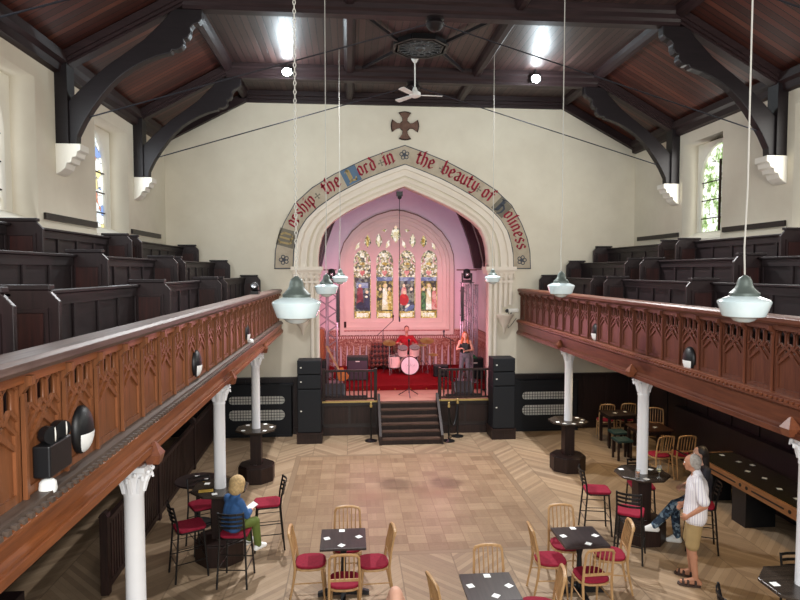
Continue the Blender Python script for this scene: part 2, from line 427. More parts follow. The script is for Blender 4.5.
# blackletter glyphs drawn with a broad nib: strokes on a grid, x-height 3.4, ascender 5
D_ = .25
G = {
 'o': (2.3, [[(.3, .6), (.3, 2.9)], [(1.7, .6), (1.7, 2.9)], [(.3, 2.9), (1.0, 3.4), (1.7, 2.9)], [(.3, .6), (1., .1), (1.7, .6)]]),
 'r': (1.9, [[(.3, .2), (.3, 3.1)], [(.3, 2.6), (.9, 3.3), (1.4, 2.9)], [(.1, .1), (.7, .3)]]),
 's': (2.1, [[(1.6, 2.9), (1., 3.4), (.3, 2.8), (.3, 2.2), (1.6, 1.3), (1.6, .7), (.9, .1), (.2, .5)]]),
 'h': (2.4, [[(.3, .2), (.3, 4.9)], [(.3, 2.6), (1.1, 3.3), (1.7, 2.8), (1.7, .8), (1.3, -.3)], [(.05, 4.6), (.6, 5.0)]]),
 'i': (1.1, [[(.4, .3), (.4, 3.2)], [(.1, 3.), (.7, 3.3)], [(.2, .1), (.8, .5)], [(.3, 4.1), (.6, 4.4)]]),
 'p': (2.3, [[(.3, -1.4), (.3, 3.1)], [(.3, 2.7), (1.1, 3.3), (1.7, 2.8), (1.7, .7), (1., .1), (.3, .5)]]),
 't': (1.6, [[(.5, .5), (.5, 4.2)], [(-.1, 3.2), (1.3, 3.2)], [(.5, .5), (1., .1), (1.4, .5)]]),
 'e': (2.1, [[(.3, .6), (.3, 2.8)], [(.3, 2.8), (.9, 3.4), (1.6, 2.8), (1.5, 2.1), (.4, 1.6)], [(.3, .6), (.9, .1), (1.6, .6)]]),
 'd': (2.3, [[(.3, .6), (.3, 2.8)], [(1.7, .6), (1.7, 3.), (.5, 4.9)], [(.3, 2.8), (1.2, 3.3)], [(.3, .6), (1., .1), (1.7, .6)]]),
 'n': (2.4, [[(.3, .2), (.3, 3.2)], [(.3, 2.6), (1.1, 3.3), (1.7, 2.8), (1.7, .3)], [(1.5, .2), (2.1, .5)], [(.1, .1), (.7, .4)]]),
 'b': (2.3, [[(.3, .5), (.3, 4.9)], [(.3, 2.7), (1.1, 3.3), (1.7, 2.8), (1.7, .7), (1., .1), (.3, .5)]]),
 'a': (2.2, [[(.3, 2.9), (1., 3.4), (1.6, 2.9), (1.6, .3)], [(1.6, 2.), (.4, 1.4), (.3, .7), (.9, .1), (1.6, .7)], [(1.5, .2), (2., .5)]]),
 'u': (2.4, [[(.3, 3.3), (.3, .7), (.9, .1), (1.7, .7)], [(1.7, 3.3), (1.7, .3)], [(1.6, .2), (2.1, .5)]]),
 'y': (2.3, [[(.3, 3.3), (.3, .9), (1., .3), (1.7, .8)], [(1.7, 3.3), (1.7, 0), (.9, -1.2), (.3, -1.)]]),
 'f': (1.7, [[(.5, .1), (.5, 4.2), (1.0, 4.9), (1.5, 4.5)], [(-.1, 3.1), (1.3, 3.1)]]),
 'l': (1.1, [[(.4, .4), (.4, 4.9)], [(.1, 4.6), (.7, 5.)], [(.3, .2), (.8, .5)]]),
 'W': (4.2, [[(.3, 4.4), (.5, 1.), (1.2, .4), (2., 1.)], [(2., 4.6), (2., .8)], [(2., 1.), (2.8, .3), (3.6, 1.2), (3.7, 3.6), (2.9, 4.5)], [(.0, 4.2), (.9, 4.8)]]),
 'L': (3.4, [[(.9, 4.6), (.9, .8)], [(.3, .4), (1.4, .8), (2.9, .4)], [(1.6, 4.3), (1.6, 1.4)], [(.3, 4.2), (.9, 4.7), (1.5, 4.3)], [(2.9, .4), (3., 1.3)]]),
 'H': (3.6, [[(.8, 4.8), (.8, .4)], [(.8, 2.6), (1.8, 3.3), (2.8, 2.6), (2.8, .9), (2.1, -.2)], [(1.4, 4.4), (1.4, .8)], [(.2, 4.6), (1.4, 5.)], [(.3, .2), (1.3, .6)]]),
}
MIDH = lerph(.28)
PATH = mirror(MIDH)
plen = [0]
for p, q in zip(PATH, PATH[1:]): plen.append(plen[-1]+math.hypot(q[0]-p[0], q[1]-p[1]))
def at_s(s_):
    s_ = max(0, min(plen[-1]-1e-6, s_)); i = 0
    while plen[i+1] < s_: i += 1
    u = (s_-plen[i])/(plen[i+1]-plen[i]); p, q = PATH[i], PATH[i+1]
    lo, hi = max(i-1, 0), min(i+2, len(PATH)-1)
    return (p[0]*(1-u)+q[0]*u, p[1]*(1-u)+q[1]*u), math.atan2(PATH[hi][1]-PATH[lo][1], PATH[hi][0]-PATH[lo][0])
def near_s(x, z):
    return min((math.hypot(p[0]-x, p[1]-z), s_) for p, s_ in zip(PATH, plen))[1]
def nib(b, p, q, th, sc, w=.36, tk=.1, y0=-.012, y1=-.004):
    """one broad-nib stroke as a convex hull of a slanted nib swept from p to q"""
    n = Vector((math.cos(.7), math.sin(.7)))*w; m = Vector((-n.y, n.x)).normalized()*tk
    pts = [Vector(e)+sgn*n+s2*m for e in (p, q) for sgn in (-1, 1) for s2 in (-1, 1)]
    pts = sorted(pts, key=lambda a: (round(a.x, 5), a.y))
    def half(ps):
        h = []
        for a in ps:
            while len(h) > 1 and (h[-1].x-h[-2].x)*(a.y-h[-2].y)-(h[-1].y-h[-2].y)*(a.x-h[-2].x) <= 1e-9: h.pop()
            h.append(a)
        return h
    hull = half(pts)[:-1]+half(pts[::-1])[:-1]
    b.prism([th(a) for a in hull], y0, y1, 'XZ')
def glyph(b, ch, s_, sc, dz=0, **k):
    w, st = G[ch]; (cx, cz), an = at_s(s_+w*sc/2); ca, sa = math.cos(an), math.sin(an)
    def th(a):
        u = (a[0]-w/2)*sc; v_ = (a[1])*sc+dz
        return (cx+u*ca-v_*sa, cz+u*sa+v_*ca)
    for poly in st:
        for p, q in zip(poly, poly[1:]): nib(b, p, q, th, sc, **k)
    return w*sc
def word(txt, cx, cz, sc=.072, end=None):
    b = MB(); sp = .22*sc; tot = sum(G[c_][0]*sc+sp for c_ in txt); s0 = near_s(cx, cz)-tot/2
    for c_ in txt: s0 += glyph(b, c_, s0, sc)+sp
    b.build('word', M['letter'], band)
def initial(ch, cx, cz, mbox, mlet, size=.42):
    s_ = near_s(cx, cz); (px, pz), an = at_s(s_); ca, sa = math.cos(an), math.sin(an)
    b = MB(); h = size/2; o = .12
    sq = [(-h, -h+o), (h, -h+o), (h, h+o), (-h, h+o)]
    b.prism([(px+u*ca-v_*sa, pz+u*sa+v_*ca) for u, v_ in sq], -.008, -.002, 'XZ')
    p_ = b.build('initial_ground', mbox, band)
    b = MB(); w = G[ch][0]; sc = .075
    glyph(b, ch, s_-w*sc/2, sc, dz=-.06, y0=-.014, y1=-.008, w=.32, tk=.12)
    b.build('initial_letter', mlet, band)
def flower(cx, cz, r, m, n=5):
    s_ = near_s(cx, cz); (px, pz), an = at_s(s_); px -= math.sin(an)*.11; pz += math.cos(an)*.11
    b = MB()
    for k in range(n):
        a = an+PI/2+k*2*PI/n; c_ = (px+r*.6*math.cos(a), pz+r*.6*math.sin(a))
        if n == 5:
            ring_o = [(c_[0]+r*.42*math.cos(q*PI/4), c_[1]+r*.42*math.sin(q*PI/4)) for q in range(8)]
            ring_i = [(c_[0]+r*.25*math.cos(q*PI/4), c_[1]+r*.25*math.sin(q*PI/4)) for q in range(8)]
            for q in range(8): b.prism([ring_o[q], ring_o[(q+1) % 8], ring_i[(q+1) % 8], ring_i[q]], -.01, -.004, 'XZ')
        else:
            b.prism([(px, pz), (px+r*math.cos(a-.3), pz+r*math.sin(a-.3)), (px+r*math.cos(a+.3), pz+r*math.sin(a+.3))], -.01, -.004, 'XZ')
    b.prism([(px+r*.25*math.cos(q*PI/3), pz+r*.25*math.sin(q*PI/3)) for q in range(6)], -.01, -.004, 'XZ')
    b.build('rosette', m, band)
def Wpt(px, py):  # a spot on the end wall seen 15.4 m away (survey of the photograph)
    return (-1.48+(px-350.0)/600*15.35*1.0, 4.2+(270.5-py)/600*15.4)
initial('W', -3.13, 5.0, M['illum2'], M['ochre'], .44)
word('orship', -2.74, 5.73, .066); word('the', -2.0, 6.4, .073); initial('L', -1.5, 6.68, M['illum'], M['ochre'])
word('ord', -1.05, 6.88, .07); word('in', -.45, 7.08, .076); word('the', .52, 7.05, .073); word('beauty', 1.4, 6.64, .073)
word('of', 2.15, 6.17, .073); initial('H', 2.5, 5.85, M['illum2'], M['bandedge'], .4); word('oliness', 2.9, 5.25, .069)
flower(-.06, 7.1, .13, M['bandedge']); flower(-3.12, 4.5, .13, M['bandedge']); flower(3.0, 4.5, .13, M['bandedge'])
for a_ in ((-2.34, 6.16), (-.72, 6.98), (.9, 6.88), (1.9, 6.34)): flower(*a_, .085, M['illum2'], 4)

# ---- painted cross
cr = thing('wall_cross', 'brown flared-arm cross with dark outline above the arch band', 'cross', (CX0+.0, YE, 7.88))
for mm, k, y0, y1, nm in ((M['crossd'], 1.0, -.02, .01, 'cross_outline'), (M['cross'], .87, -.035, -.02, 'cross_face')):
    b = MB()
    for a in range(4):
        ca, sa = math.cos(a*PI/2), math.sin(a*PI/2)
        e = .03*(1-k)/.13
        pts = [(.05, -.055*k), (.2, -.07*k), (.33-e, -.16*k-.0), (.355-e, -.08), (.365-e, 0), (.355-e, .08), (.33-e, .16*k), (.2, .07*k), (.05, .055*k)]
        b.prism([(u*ca-v_*sa, u*sa+v_*ca) for u, v_ in pts], y0, y1, 'XZ')
    b.prism([(.14*k*math.cos(q*PI/10), .14*k*math.sin(q*PI/10)) for q in range(20)], y0-.004, y1, 'XZ')
    if k < 1:
        for q in range(20):
            a0, a1 = q*PI/10, (q+1)*PI/10
            b.prism([(.08*math.cos(a0), .08*math.sin(a0)), (.08*math.cos(a1), .08*math.sin(a1)), (.1*math.cos(a1), .1*math.sin(a1)), (.1*math.cos(a0), .1*math.sin(a0))], y0-.015, y0, 'XZ')
    b.build(nm, mm, cr)

# ---- side walls with windows
def wins(side): return [(7.7, 9.3), (11.35, 12.95), (4.0, 5.6)] if side < 0 else [(8.1, 9.72), (11.7, 13.15), (4.4, 6.0)]
WZ0, WZ1 = 4.86, 7.02
for s, nm in ((-1, 'left'), (1, 'right')):
    outer = [(-3, -.2), (YE+.6, -.2), (YE+.6, 9.2), (-3, 9.2)]
    holes = [[(a, WZ0), (b_, WZ0), (b_, WZ1), (a, WZ1)] for a, b_ in wins(s)]
    lo, hi = sorted((s*XW, s*(XW+.7)))
    struct(plate('wall_'+nm, [outer]+holes, lo, hi, 'YZ', M['wall']), 'cream plaster wall above the %s gallery pews' % nm)

t = NT('leaded_glass'); v, x, y, z = t.pos()
vo = t.N('ShaderNodeTexVoronoi', feature='DISTANCE_TO_EDGE'); t.L(v, vo.inputs['Vector']); vo.inputs['Scale'].default_value = 5
vc = t.N('ShaderNodeTexVoronoi'); t.L(v, vc.inputs['Vector']); vc.inputs['Scale'].default_value = 5
sp = t.N('ShaderNodeSeparateColor'); t.L(vc.outputs['Color'], sp.inputs[0])
colr = t.ramp(sp.outputs[0], [(0, lin('#e8ecec')), (.62, lin('#d9e4ea')), (.72, lin('#7f9bd0')), (.8, lin('#e8dfa0')), (.88, lin('#f2efe6')), (.95, lin('#c9866e'))], 'CONSTANT')
lead = t.M('LESS_THAN', vo.outputs['Distance'], .02)
colr = t.mix(lead, colr, lin('#3a3d40'))
t.put(t.b.inputs['Emission Color'], colr); t.b.inputs['Emission Strength'].default_value = .8
M['lead'] = t.out(colr, .2)
t = NT('leaded_glass_foliage'); v, x, y, z = t.pos()
n = t.noise(v, 7, 6, .7)
colr = t.ramp(n, [(.36, lin('#5d7f45')), (.46, lin('#9db877')), (.54, lin('#f4f7f2')), (.7, lin('#ffffff'))])
vo = t.N('ShaderNodeTexVoronoi', feature='DISTANCE_TO_EDGE'); t.L(v, vo.inputs['Vector']); vo.inputs['Scale'].default_value = 5
colr = t.mix(t.M('LESS_THAN', vo.outputs['Distance'], .02), colr, lin('#4a4f44'))
t.put(t.b.inputs['Emission Color'], colr); t.b.inputs['Emission Strength'].default_value = .9
M['leadgreen'] = t.out(colr, .2)

def pointed(c, hw, z0, zs, za, n=8):
    """pointed-arch outline: c centre, hw half width, sill, spring, apex"""
    L_ = [(c-hw, z0), (c-hw, zs)]
    for i in range(1, n+1):
        a = i/n; L_.append((c-hw*math.cos(a*PI/2)**.9, zs+(za-zs)*math.sin(a*PI/2)**1.0*(.88+.12*a)))
    R_ = [(2*c-p[0], p[1]) for p in L_[:-1]][::-1]
    return L_+R_
wn = 0
for s in (-1, 1):
    for a, b_ in wins(s):
        wn += 1
        w = empty('window_%d' % wn); struct(w, 'pointed leaded window deep in the %s wall' % ('left' if s < 0 else 'right'))
        c_ = (a+b_)/2; xg = s*(XW+.36)
        out_ = [(a-.05, WZ0-.1), (b_+.05, WZ0-.1), (b_+.05, WZ1+.1), (a-.05, WZ1+.1)]
        lo, hi = sorted((xg, xg+s*.12))
        holes = [pointed(c_, .64, WZ0+.18, 6.2, 6.95)]
        plate('window_frame', [out_]+holes, lo, hi, 'YZ', M['white'], w)
        # tracery: a mullion and two lights
        b = MB(); xm = xg+s*.05
        b.box(min(xm, xm+s*.04), c_-.02, WZ0+.15, max(xm, xm+s*.04), c_+.02, 6.6)
        for zz in (5.35, 5.75, 6.15): b.box(min(xm, xm+s*.03), c_-.64, zz, max(xm, xm+s*.03), c_+.64, zz+.02)
        b.build('glazing_bar', M['crossd'], w)
        b = MB(); lo, hi = sorted((xg+s*.09, xg+s*.1)); b.box(lo, c_-.68, WZ0+.1, hi, c_+.68, 6.98)
        b.build('window_pane', M['lead'] if s < 0 else M['leadgreen'], w)
        b = MB(); lo_, hi_ = (s*(XW-.01), s*(XW+.36))
        b.prism([(lo_, WZ0-.02), (hi_, WZ0-.02), (hi_, WZ0+.2), (lo_, WZ0+.02)], a+.002, b_-.002, 'XZ')
        b.build('window_sill', M['white'], w)
# dark strips at sill level
for s, segs in ((-1, ((9.45, 11.3), (13.05, 14.95), (5.7, 7.6))), (1, ((9.85, 11.6), (13.25, 15.2), (6.1, 8.0)))):
    for i, (a, b_) in enumerate(segs):
        b = MB(); lo, hi = sorted((s*XW, s*(XW-.04))); b.box(lo, a, 4.97, hi, b_, 5.07)
        struct(b.build('trim_%d' % (i+1+(0 if s < 0 else 3)), M['dark']))

# ---- ceiling
b = MB(); b.box(-XF, -3, ZF, XF, YE, ZF+.1); struct(b.build('ceiling', M['flatceil']), 'dark stained boarded ceiling')
for s in (-1, 1):
    b = MB(); b.prism([(s*(XW+.3), ZE-.16), (s*(XW+.3), ZE), (s*XF, ZF+.1), (s*XF, ZF)], -3, YE, 'XZ')
    struct(b.build('ceiling', M['slope']), 'sloping red-brown boarded ceiling beside the %s wall' % ('left' if s < 0 else 'right'))
# eaves beams, longitudinal corner mouldings and purlins
def longbeam(name, label, prof, y0=-3, y1=YE, m=None):
    b = MB(); b.prism(prof, y0, y1, 'XZ'); o = b.build(name, m or M['beamy']); tag(o, label, 'beam'); return o
for s in (-1, 1):
    sd = 'left' if s < 0 else 'right'
    longbeam('eaves_beam', 'dark moulded eaves beam along the top of the %s wall' % sd, [(s*XW, 7.27), (s*(XW-.1), 7.29), (s*(XW-.12), 7.4), (s*(XW-.2), 7.44), (s*(XW-.22), 7.56), (s*XW, 7.48)])
    longbeam('ceiling_edge_beam', 'dark moulded beam where the flat ceiling meets the %s slope' % sd, [(s*(XF+.12), 8.57), (s*(XF+.09), 8.5), (s*(XF+.02), 8.44), (s*(XF-.05), 8.48), (s*(XF-.1), 8.54), (s*(XF-.12), 8.63), (s*XF, 8.65)])
    px = CX0+s*1.4
    longbeam('ceiling_purlin', 'dark moulded purlin down the %s side of the flat ceiling' % sd, [(px-.12, 8.63), (px-.1, 8.53), (px-.05, 8.47), (px+.05, 8.47), (px+.1, 8.53), (px+.12, 8.63)])
TR = (6.6, 10.02, 13.42)
names = ('nearest the camera, tie beam cut by the top of the picture', 'spanning the middle of the hall', 'just before the end wall')
def bracepoly(s):
    inn = [(5.76, 6.18), (5.75, 6.32), (5.64, 6.54), (5.52, 6.73), (5.37, 6.94), (5.22, 7.12), (5.05, 7.28), (4.88, 7.4), (4.7, 7.5), (4.52, 7.58), (4.36, 7.63), (4.3, 7.64), (4.27, 7.69), (4.2, 7.69), (4.13, 7.72), (4.09, 7.78), (4.1, 7.86), (4.03, 7.88), (3.99, 7.95), (3.99, 8.03), (3.94, 8.09), (3.86, 8.12), (3.81, 8.18), (3.8, 8.33)]
    outr = [(4.25, 8.33), (4.38, 8.16), (4.7, 7.84), (5.02, 7.6), (5.27, 7.42), (5.5, 7.22), (5.7, 7.03), (5.88, 6.84), (5.88, 6.18)]
    W = lambda a, z_: (s*a, z_)
    return [W(a, z_) for a, z_ in inn+outr]
for i, y0 in enumerate(TR):
    tr = thing('roof_truss', 'dark timber roof truss, '+names[i], 'roof truss', (0, y0, 0), 0, None)
    b = MB(); b.prism([(-.17, 8.63), (-.17, 8.55), (-.13, 8.51), (-.13, 8.43), (-.09, 8.39), (-.09, 8.33), (.09, 8.33), (.09, 8.39), (.13, 8.43), (.13, 8.51), (.17, 8.55), (.17, 8.63)], -4.1, 4.1, 'YZ')
    b.build('tie_beam', M['beam'], tr)
    for s in (-1, 1):
        b = MB(); b.prism(bracepoly(s), -.08, .08, 'XZ'); b.build('curved_brace', M['brace'], tr, bevel=.012)
        b = MB(); b.box(min(s*5.86, s*6.05), -.13, 6.18, max(s*5.86, s*6.05), .13, 7.45); b.build('wall_post', M['brace'], tr)
        b = MB()
        dx, dz = (XF-6.05), (ZF-ZE)
        for w_, o0, o1 in ((.36, -.02, .1), (.28, .1, .15), (.18, .15, .19)):
            b.prism([(s*6.0, ZE+.0-o0), (s*4.0, 8.62-o0), (s*4.0, 8.62-o1), (s*6.0, ZE-o1)], -w_/2, w_/2, 'XZ')
        b.build('rafter', M['beam'], tr)
        b = MB(); b.tube([(s*5.62, 0, 6.62), (CX0+s*.12, 0, 8.25)], .012, 6); b.build('tie_rod', M['rod'], tr)
    b = MB(); b.lathe([(.02, 8.13), (.1, 8.17), (.16, 8.25), (.12, 8.31), (.18, 8.34)], 12, (CX0, 0, 0)); b.build('boss', M['brace'], tr, smooth=True)
    for s in (-1, 1):
        cb = MB()
        cb.T = Matrix.Translation((s*XW, y0, 0))
        prof = [(0, 6.18), (-s*.38, 6.18), (-s*.38, 6.08), (-s*.33, 6.06), (-s*.31, 5.98), (-s*.25, 5.97), (-s*.23, 5.89), (-s*.17, 5.88), (-s*.14, 5.8), (-s*.07, 5.74), (0, 5.7)]
        cb.prism(prof, -.16, .16, 'XZ')
        tag(cb.build('corbel', M['white'], bevel=.01), 'white stepped plaster corbel under the %s foot of the truss %s' % ('left' if s < 0 else 'right', ('nearest the camera', 'in mid-hall', 'by the end wall')[i]), 'corbel')
b = MB()
for z0, z1, d in ((8.52, 8.63, .2), (8.45, 8.54, .12), (8.38, 8.46, .06)): b.box(-4.2, YE-d, z0, 4.2, YE+.01, z1)
tag(b.build('end_wall_beam', M['beam']), 'dark moulded beam across the top of the end wall', 'beam')
for s in (-1, 1):
    b = MB(); b.prism([(s*6.05, 7.52), (s*4.0, 8.62), (s*4.0, 8.4), (s*6.05, 7.32)], YE-.12, YE+.01, 'XZ')
    tag(b.build('end_rafter', M['beam']), 'dark rafter against the end wall, %s slope' % ('left' if s < 0 else 'right'), 'beam')

# ---- ceiling rose and its bars
RX, RY = -.1, 11.85
rose = thing('ceiling_grille', 'ornate black cast-iron ventilation grille in the flat ceiling', 'grille', (RX, RY, 8.55)); rose.scale = (.88, .88, 1)
b = MB()
for i in range(8):
    a0, a1 = PI/8+i*PI/4, PI/8+(i+1)*PI/4
    for r in (.62, .52):
        b.bar((r*math.cos(a0), r*math.sin(a0), 0), (r*math.cos(a1), r*math.sin(a1), 0), .06 if r > .6 else .03, .08)
b.build('grille_rim', M['metal'], rose)
b = MB(); b.mi = 0
for i in range(16):
    a = i*PI/8
    for r0, r1 in ((.12, .3), (.3, .5)):
        off = 0 if r0 < .2 else PI/16
        c_ = ((r0+r1)/2*math.cos(a+off), (r0+r1)/2*math.sin(a+off), -.02)
        k = (r1-r0)/2
        b.tube([(c_[0]+k*math.cos(q*PI/4), c_[1]+k*.8*math.sin(q*PI/4), c_[2]) for q in range(8)], .014, 5, cyc=True)
b.lathe([(.02, -.1), (.1, -.06), (.13, 0)], 12)
b.build('grille_scrollwork', plain('grille_iron', '#4c4e50', .35, .5, .5), rose)
b = MB(); b.ngon(8, .6, .05, .075); b.build('grille_backing', M['black'], rose)
for sx in (-1, 1):
    for sy in (-1, 1):
        b = MB(); b.bar((sx*.55, sy*.35, -.0), (sx*1.22, sy*1.45, -.0), .06, .06); b.build('grille_bar', M['brace'], rose)

# ---- ceiling fan
fx, fy = -.12, 12.6
fan = thing('ceiling_fan', 'white three-blade ceiling fan hanging below the cast-iron grille', 'fan', (fx, fy, 8.63))
b = MB(); b.lathe([(.09, 0), (.09, -.03), (.05, -.1), (.03, -.13)], 16); b.build('canopy', M['fan'], fan, smooth=True)
b = MB(); b.lathe([(.016, -.12), (.016, -.66)], 10); b.build('down_rod', M['fan'], fan, smooth=True)
b = MB(); b.lathe([(.03, -.63), (.05, -.67), (.06, -.71), (.12, -.74), (.12, -.81), (.05, -.84), (.02, -.85)], 18); b.build('motor_housing', M['fan'], fan, smooth=True)
for a in (0.05, 2.2, 4.1):
    b = MB(); b.T = Matrix.Translation((0, 0, -.79)) @ Matrix.Rotation(a, 4, 'Z') @ Matrix.Rotation(.2, 4, 'X')
    b.prism([(.1, -.03), (.2, -.055), (.56, -.065), (.58, -.04), (.58, .04), (.56, .065), (.2, .055), (.1, .03)], -.006, .006)
    b.build('blade', M['fan'], fan)

# ---- flood lights on the ceiling
for s, (lx, ly) in ((-1, (-2.8, 13.2)), (1, (2.62, 13.2))):
    fl = thing('ceiling_floodlight', 'bright lit floodlight on the ceiling %s of the fan' % ('left' if s < 0 else 'right'), 'light', (lx, ly, 8.43))
    b = MB(); b.cb((0, 0, .0), (.22, .1, .16)); b.cb((0, .0, .13), (.03, .03, .14)); b.build('lamp_housing', M['metal'], fl)
    e = bpy.data.materials.new('flood_emit'); e.use_nodes = True; e.node_tree.nodes['Principled BSDF'].inputs['Emission Color'].default_value = (.86, .95, 1, 1); e.node_tree.nodes['Principled BSDF'].inputs['Emission Strength'].default_value = 60
    b = MB(); b.ball((0, -.055, -.01), (.1, .04, .085), 12); b.build('lamp_lens', e, fl, smooth=True)

# ================================================================ galleries
def gallery(s):
    sd = 'left' if s < 0 else 'right'
    xf = -3.33 if s < 0 else 3.02
    mp, mpy = (M['pine'], M['piney']) if s < 0 else (M['pine2'], M['pine2y'])
    # timber floor slab
    b = MB(); x0, x1 = sorted((xf-s*0+s*.06, s*XW)); b.box(x0, -3, 2.68, x1, YE, 2.78)
    struct(b.build('floor', M['dark']), 'dark boarded floor of the %s gallery' % sd)
    g = thing('gallery_front', 'carved %s pine balustrade with lancet tracery fronting the %s gallery' % ('orange' if s < 0 else 'red-brown', sd), 'balustrade', (xf, 0, 0))
    PW = .478 if s < 0 else .449; y0 = 15.41; n = 28 if s < 0 else 29
    ya = y0-n*PW
    # rail
    b = MB(); b.prism([(-.1*1, 3.64), (.1, 3.64), (.13, 3.67), (.13, 3.71), (.1, 3.73), (-.1, 3.73), (-.13, 3.71), (-.13, 3.67)], ya, y0, 'XZ')
    b.build('rail', M['railtop'] if s < 0 else mpy, g, bevel=.004)
    b = MB(); b.box(-.06, ya, 3.58, .06, y0, 3.64); b.build('top_mould', mpy, g)
    # one panel, then copies
    def lp(c_, w, z0, z1, pt=.06):
        return [(c_-w, z0), (c_-w*.3, z0-.03), (c_+w*.3, z0-.03), (c_+w, z0), (c_+w, z1), (c_+w*.5, z1+pt*.7), (c_, z1+pt), (c_-w*.5, z1+pt*.7), (c_-w, z1)]
    H = PW-.08
    outer = [(-H/2, 2.92), (H/2, 2.92), (H/2, 3.6), (-H/2, 3.6)]
    holes = [lp(k*H/3, .045, 3.42, 3.52) for k in (-1, 0, 1)]
    # little diamonds between the crossing ribs
    for k in (-.5, .5): 
        c_ = k*H/3; holes.append([(c_-.026, 3.365), (c_, 3.34), (c_+.026, 3.365), (c_, 3.395)])
    panel = plate('panel', [outer]+holes, -.012, .012, 'YZ', mp, g)
    panel.location = (-.0, ya+PW/2, 0)
    # ribs in front (hall side)
    b = MB(); f = -s*.018
    def rib(p, q, w=.022): b.bar((f, p[0], p[1]), (f, q[0], q[1]), w, .02, (0, 0, 1)) if abs(p[0]-q[0]) > .001 else b.bar((f, p[0], p[1]), (f, q[0], q[1]), .02, w, (1, 0, 0))
    for k in (-.5, .5): rib((k*H/3, 3.42), (k*H/3, 3.56), .012)
    for k in (-1.5, -.5, .5):
        c0 = k*H/3
        rib((c0, 3.38), (c0+H/6, 3.44)); rib((c0+H/6, 3.44), (c0+H/3, 3.38))
        rib((c0, 3.55), (c0+H/6, 3.6), .018); rib((c0+H/6, 3.6), (c0+H/3, 3.55), .018)
    rib((-H/2, 3.2), (H/6, 3.42)); rib((-H/2, 3.29), (-H/6, 3.4)); rib((H/2, 3.2), (-H/6, 3.42)); rib((H/2, 3.29), (H/6, 3.4))
    rib((-H/2, 3.2), (-.0, 3.34)); rib((H/2, 3.2), (0, 3.34))
    rt = b.build('tracery', mp, panel); 
    b = MB(); b.box(min(f*.6, f*1.6), -H/2+.0, 2.93, max(f*.6, f*1.6), -H/2+.03, 3.3); b.box(min(f*.6, f*1.6), H/2-.03, 2.93, max(f*.6, f*1.6), H/2, 3.3); b.box(min(f*.6, f*1.6), -H/2, 2.92, max(f*.6, f*1.6), H/2, 2.97)
    b.build('panel_moulding', mp, panel)
    b = MB(); b.box(-.03, -.035, 2.9, .03, .035, 3.6)
    b.prism([(-s*.03, 2.9), (-s*.03, 3.5), (-s*.05, 3.53), (-s*.075, 3.56), (-s*.1, 3.57), (-s*.1, 3.62), (0, 3.62), (0, 2.9)], -.02, .02, 'XZ')
    b.box(min(-s*.03, -s*.055), -.012, 2.9, max(-s*.03, -s*.055), .012, 3.52)
    pil = b.build('pilaster', mp, g); pil.location = (0, ya, 0)
    for k in range(1, n):
        c_ = panel.copy(); COL.objects.link(c_); c_.parent = g; c_.location = (0, ya+PW*(k+.5), 0)
        for ch in kids(panel): d_ = ch.copy(); COL.objects.link(d_); d_.parent = c_
    for k in range(1, n+1):
        c_ = pil.copy(); COL.objects.link(c_); c_.parent = g; c_.location = (0, ya+PW*k-(.03 if k == n else 0), 0)
    # ledge, dentils and fascia
    zb = 2.66 if s < 0 else 2.57
    b = MB(); b.prism([(s*.06, zb+.09), (-s*.1, zb), (-s*.13, zb+.02), (-s*.13, zb+.05), (-s*.1, zb+.07), (-s*.11, 2.82), (-s*.15, 2.85), (-s*.15, 2.87), (-s*.04, 2.92), (s*.06, 2.92)], ya, y0, 'XZ')
    b.build('fascia', mpy, g)
    b = MB(); k = ya
    while k < y0-.04:
        b.box(min(-s*.15, -s*.05), k, 2.872, max(-s*.15, -s*.05), k+.035, 2.9); k += .075
    b.box(min(-s*.03, -s*.12), ya, 2.868, max(-s*.03, -s*.12), y0, 2.922)
    b.build('dentil_strip', M['dentil'] if s < 0 else M['pinedk'], g)
    b = MB(); x_ = -s*.15; b.box(min(x_, x_+s*.16), ya, zb-.03, max(x_, x_+s*.16), y0, zb+.025); b.build('soffit_mould', mpy, g)
    return g
gallery(-1); gallery(1)

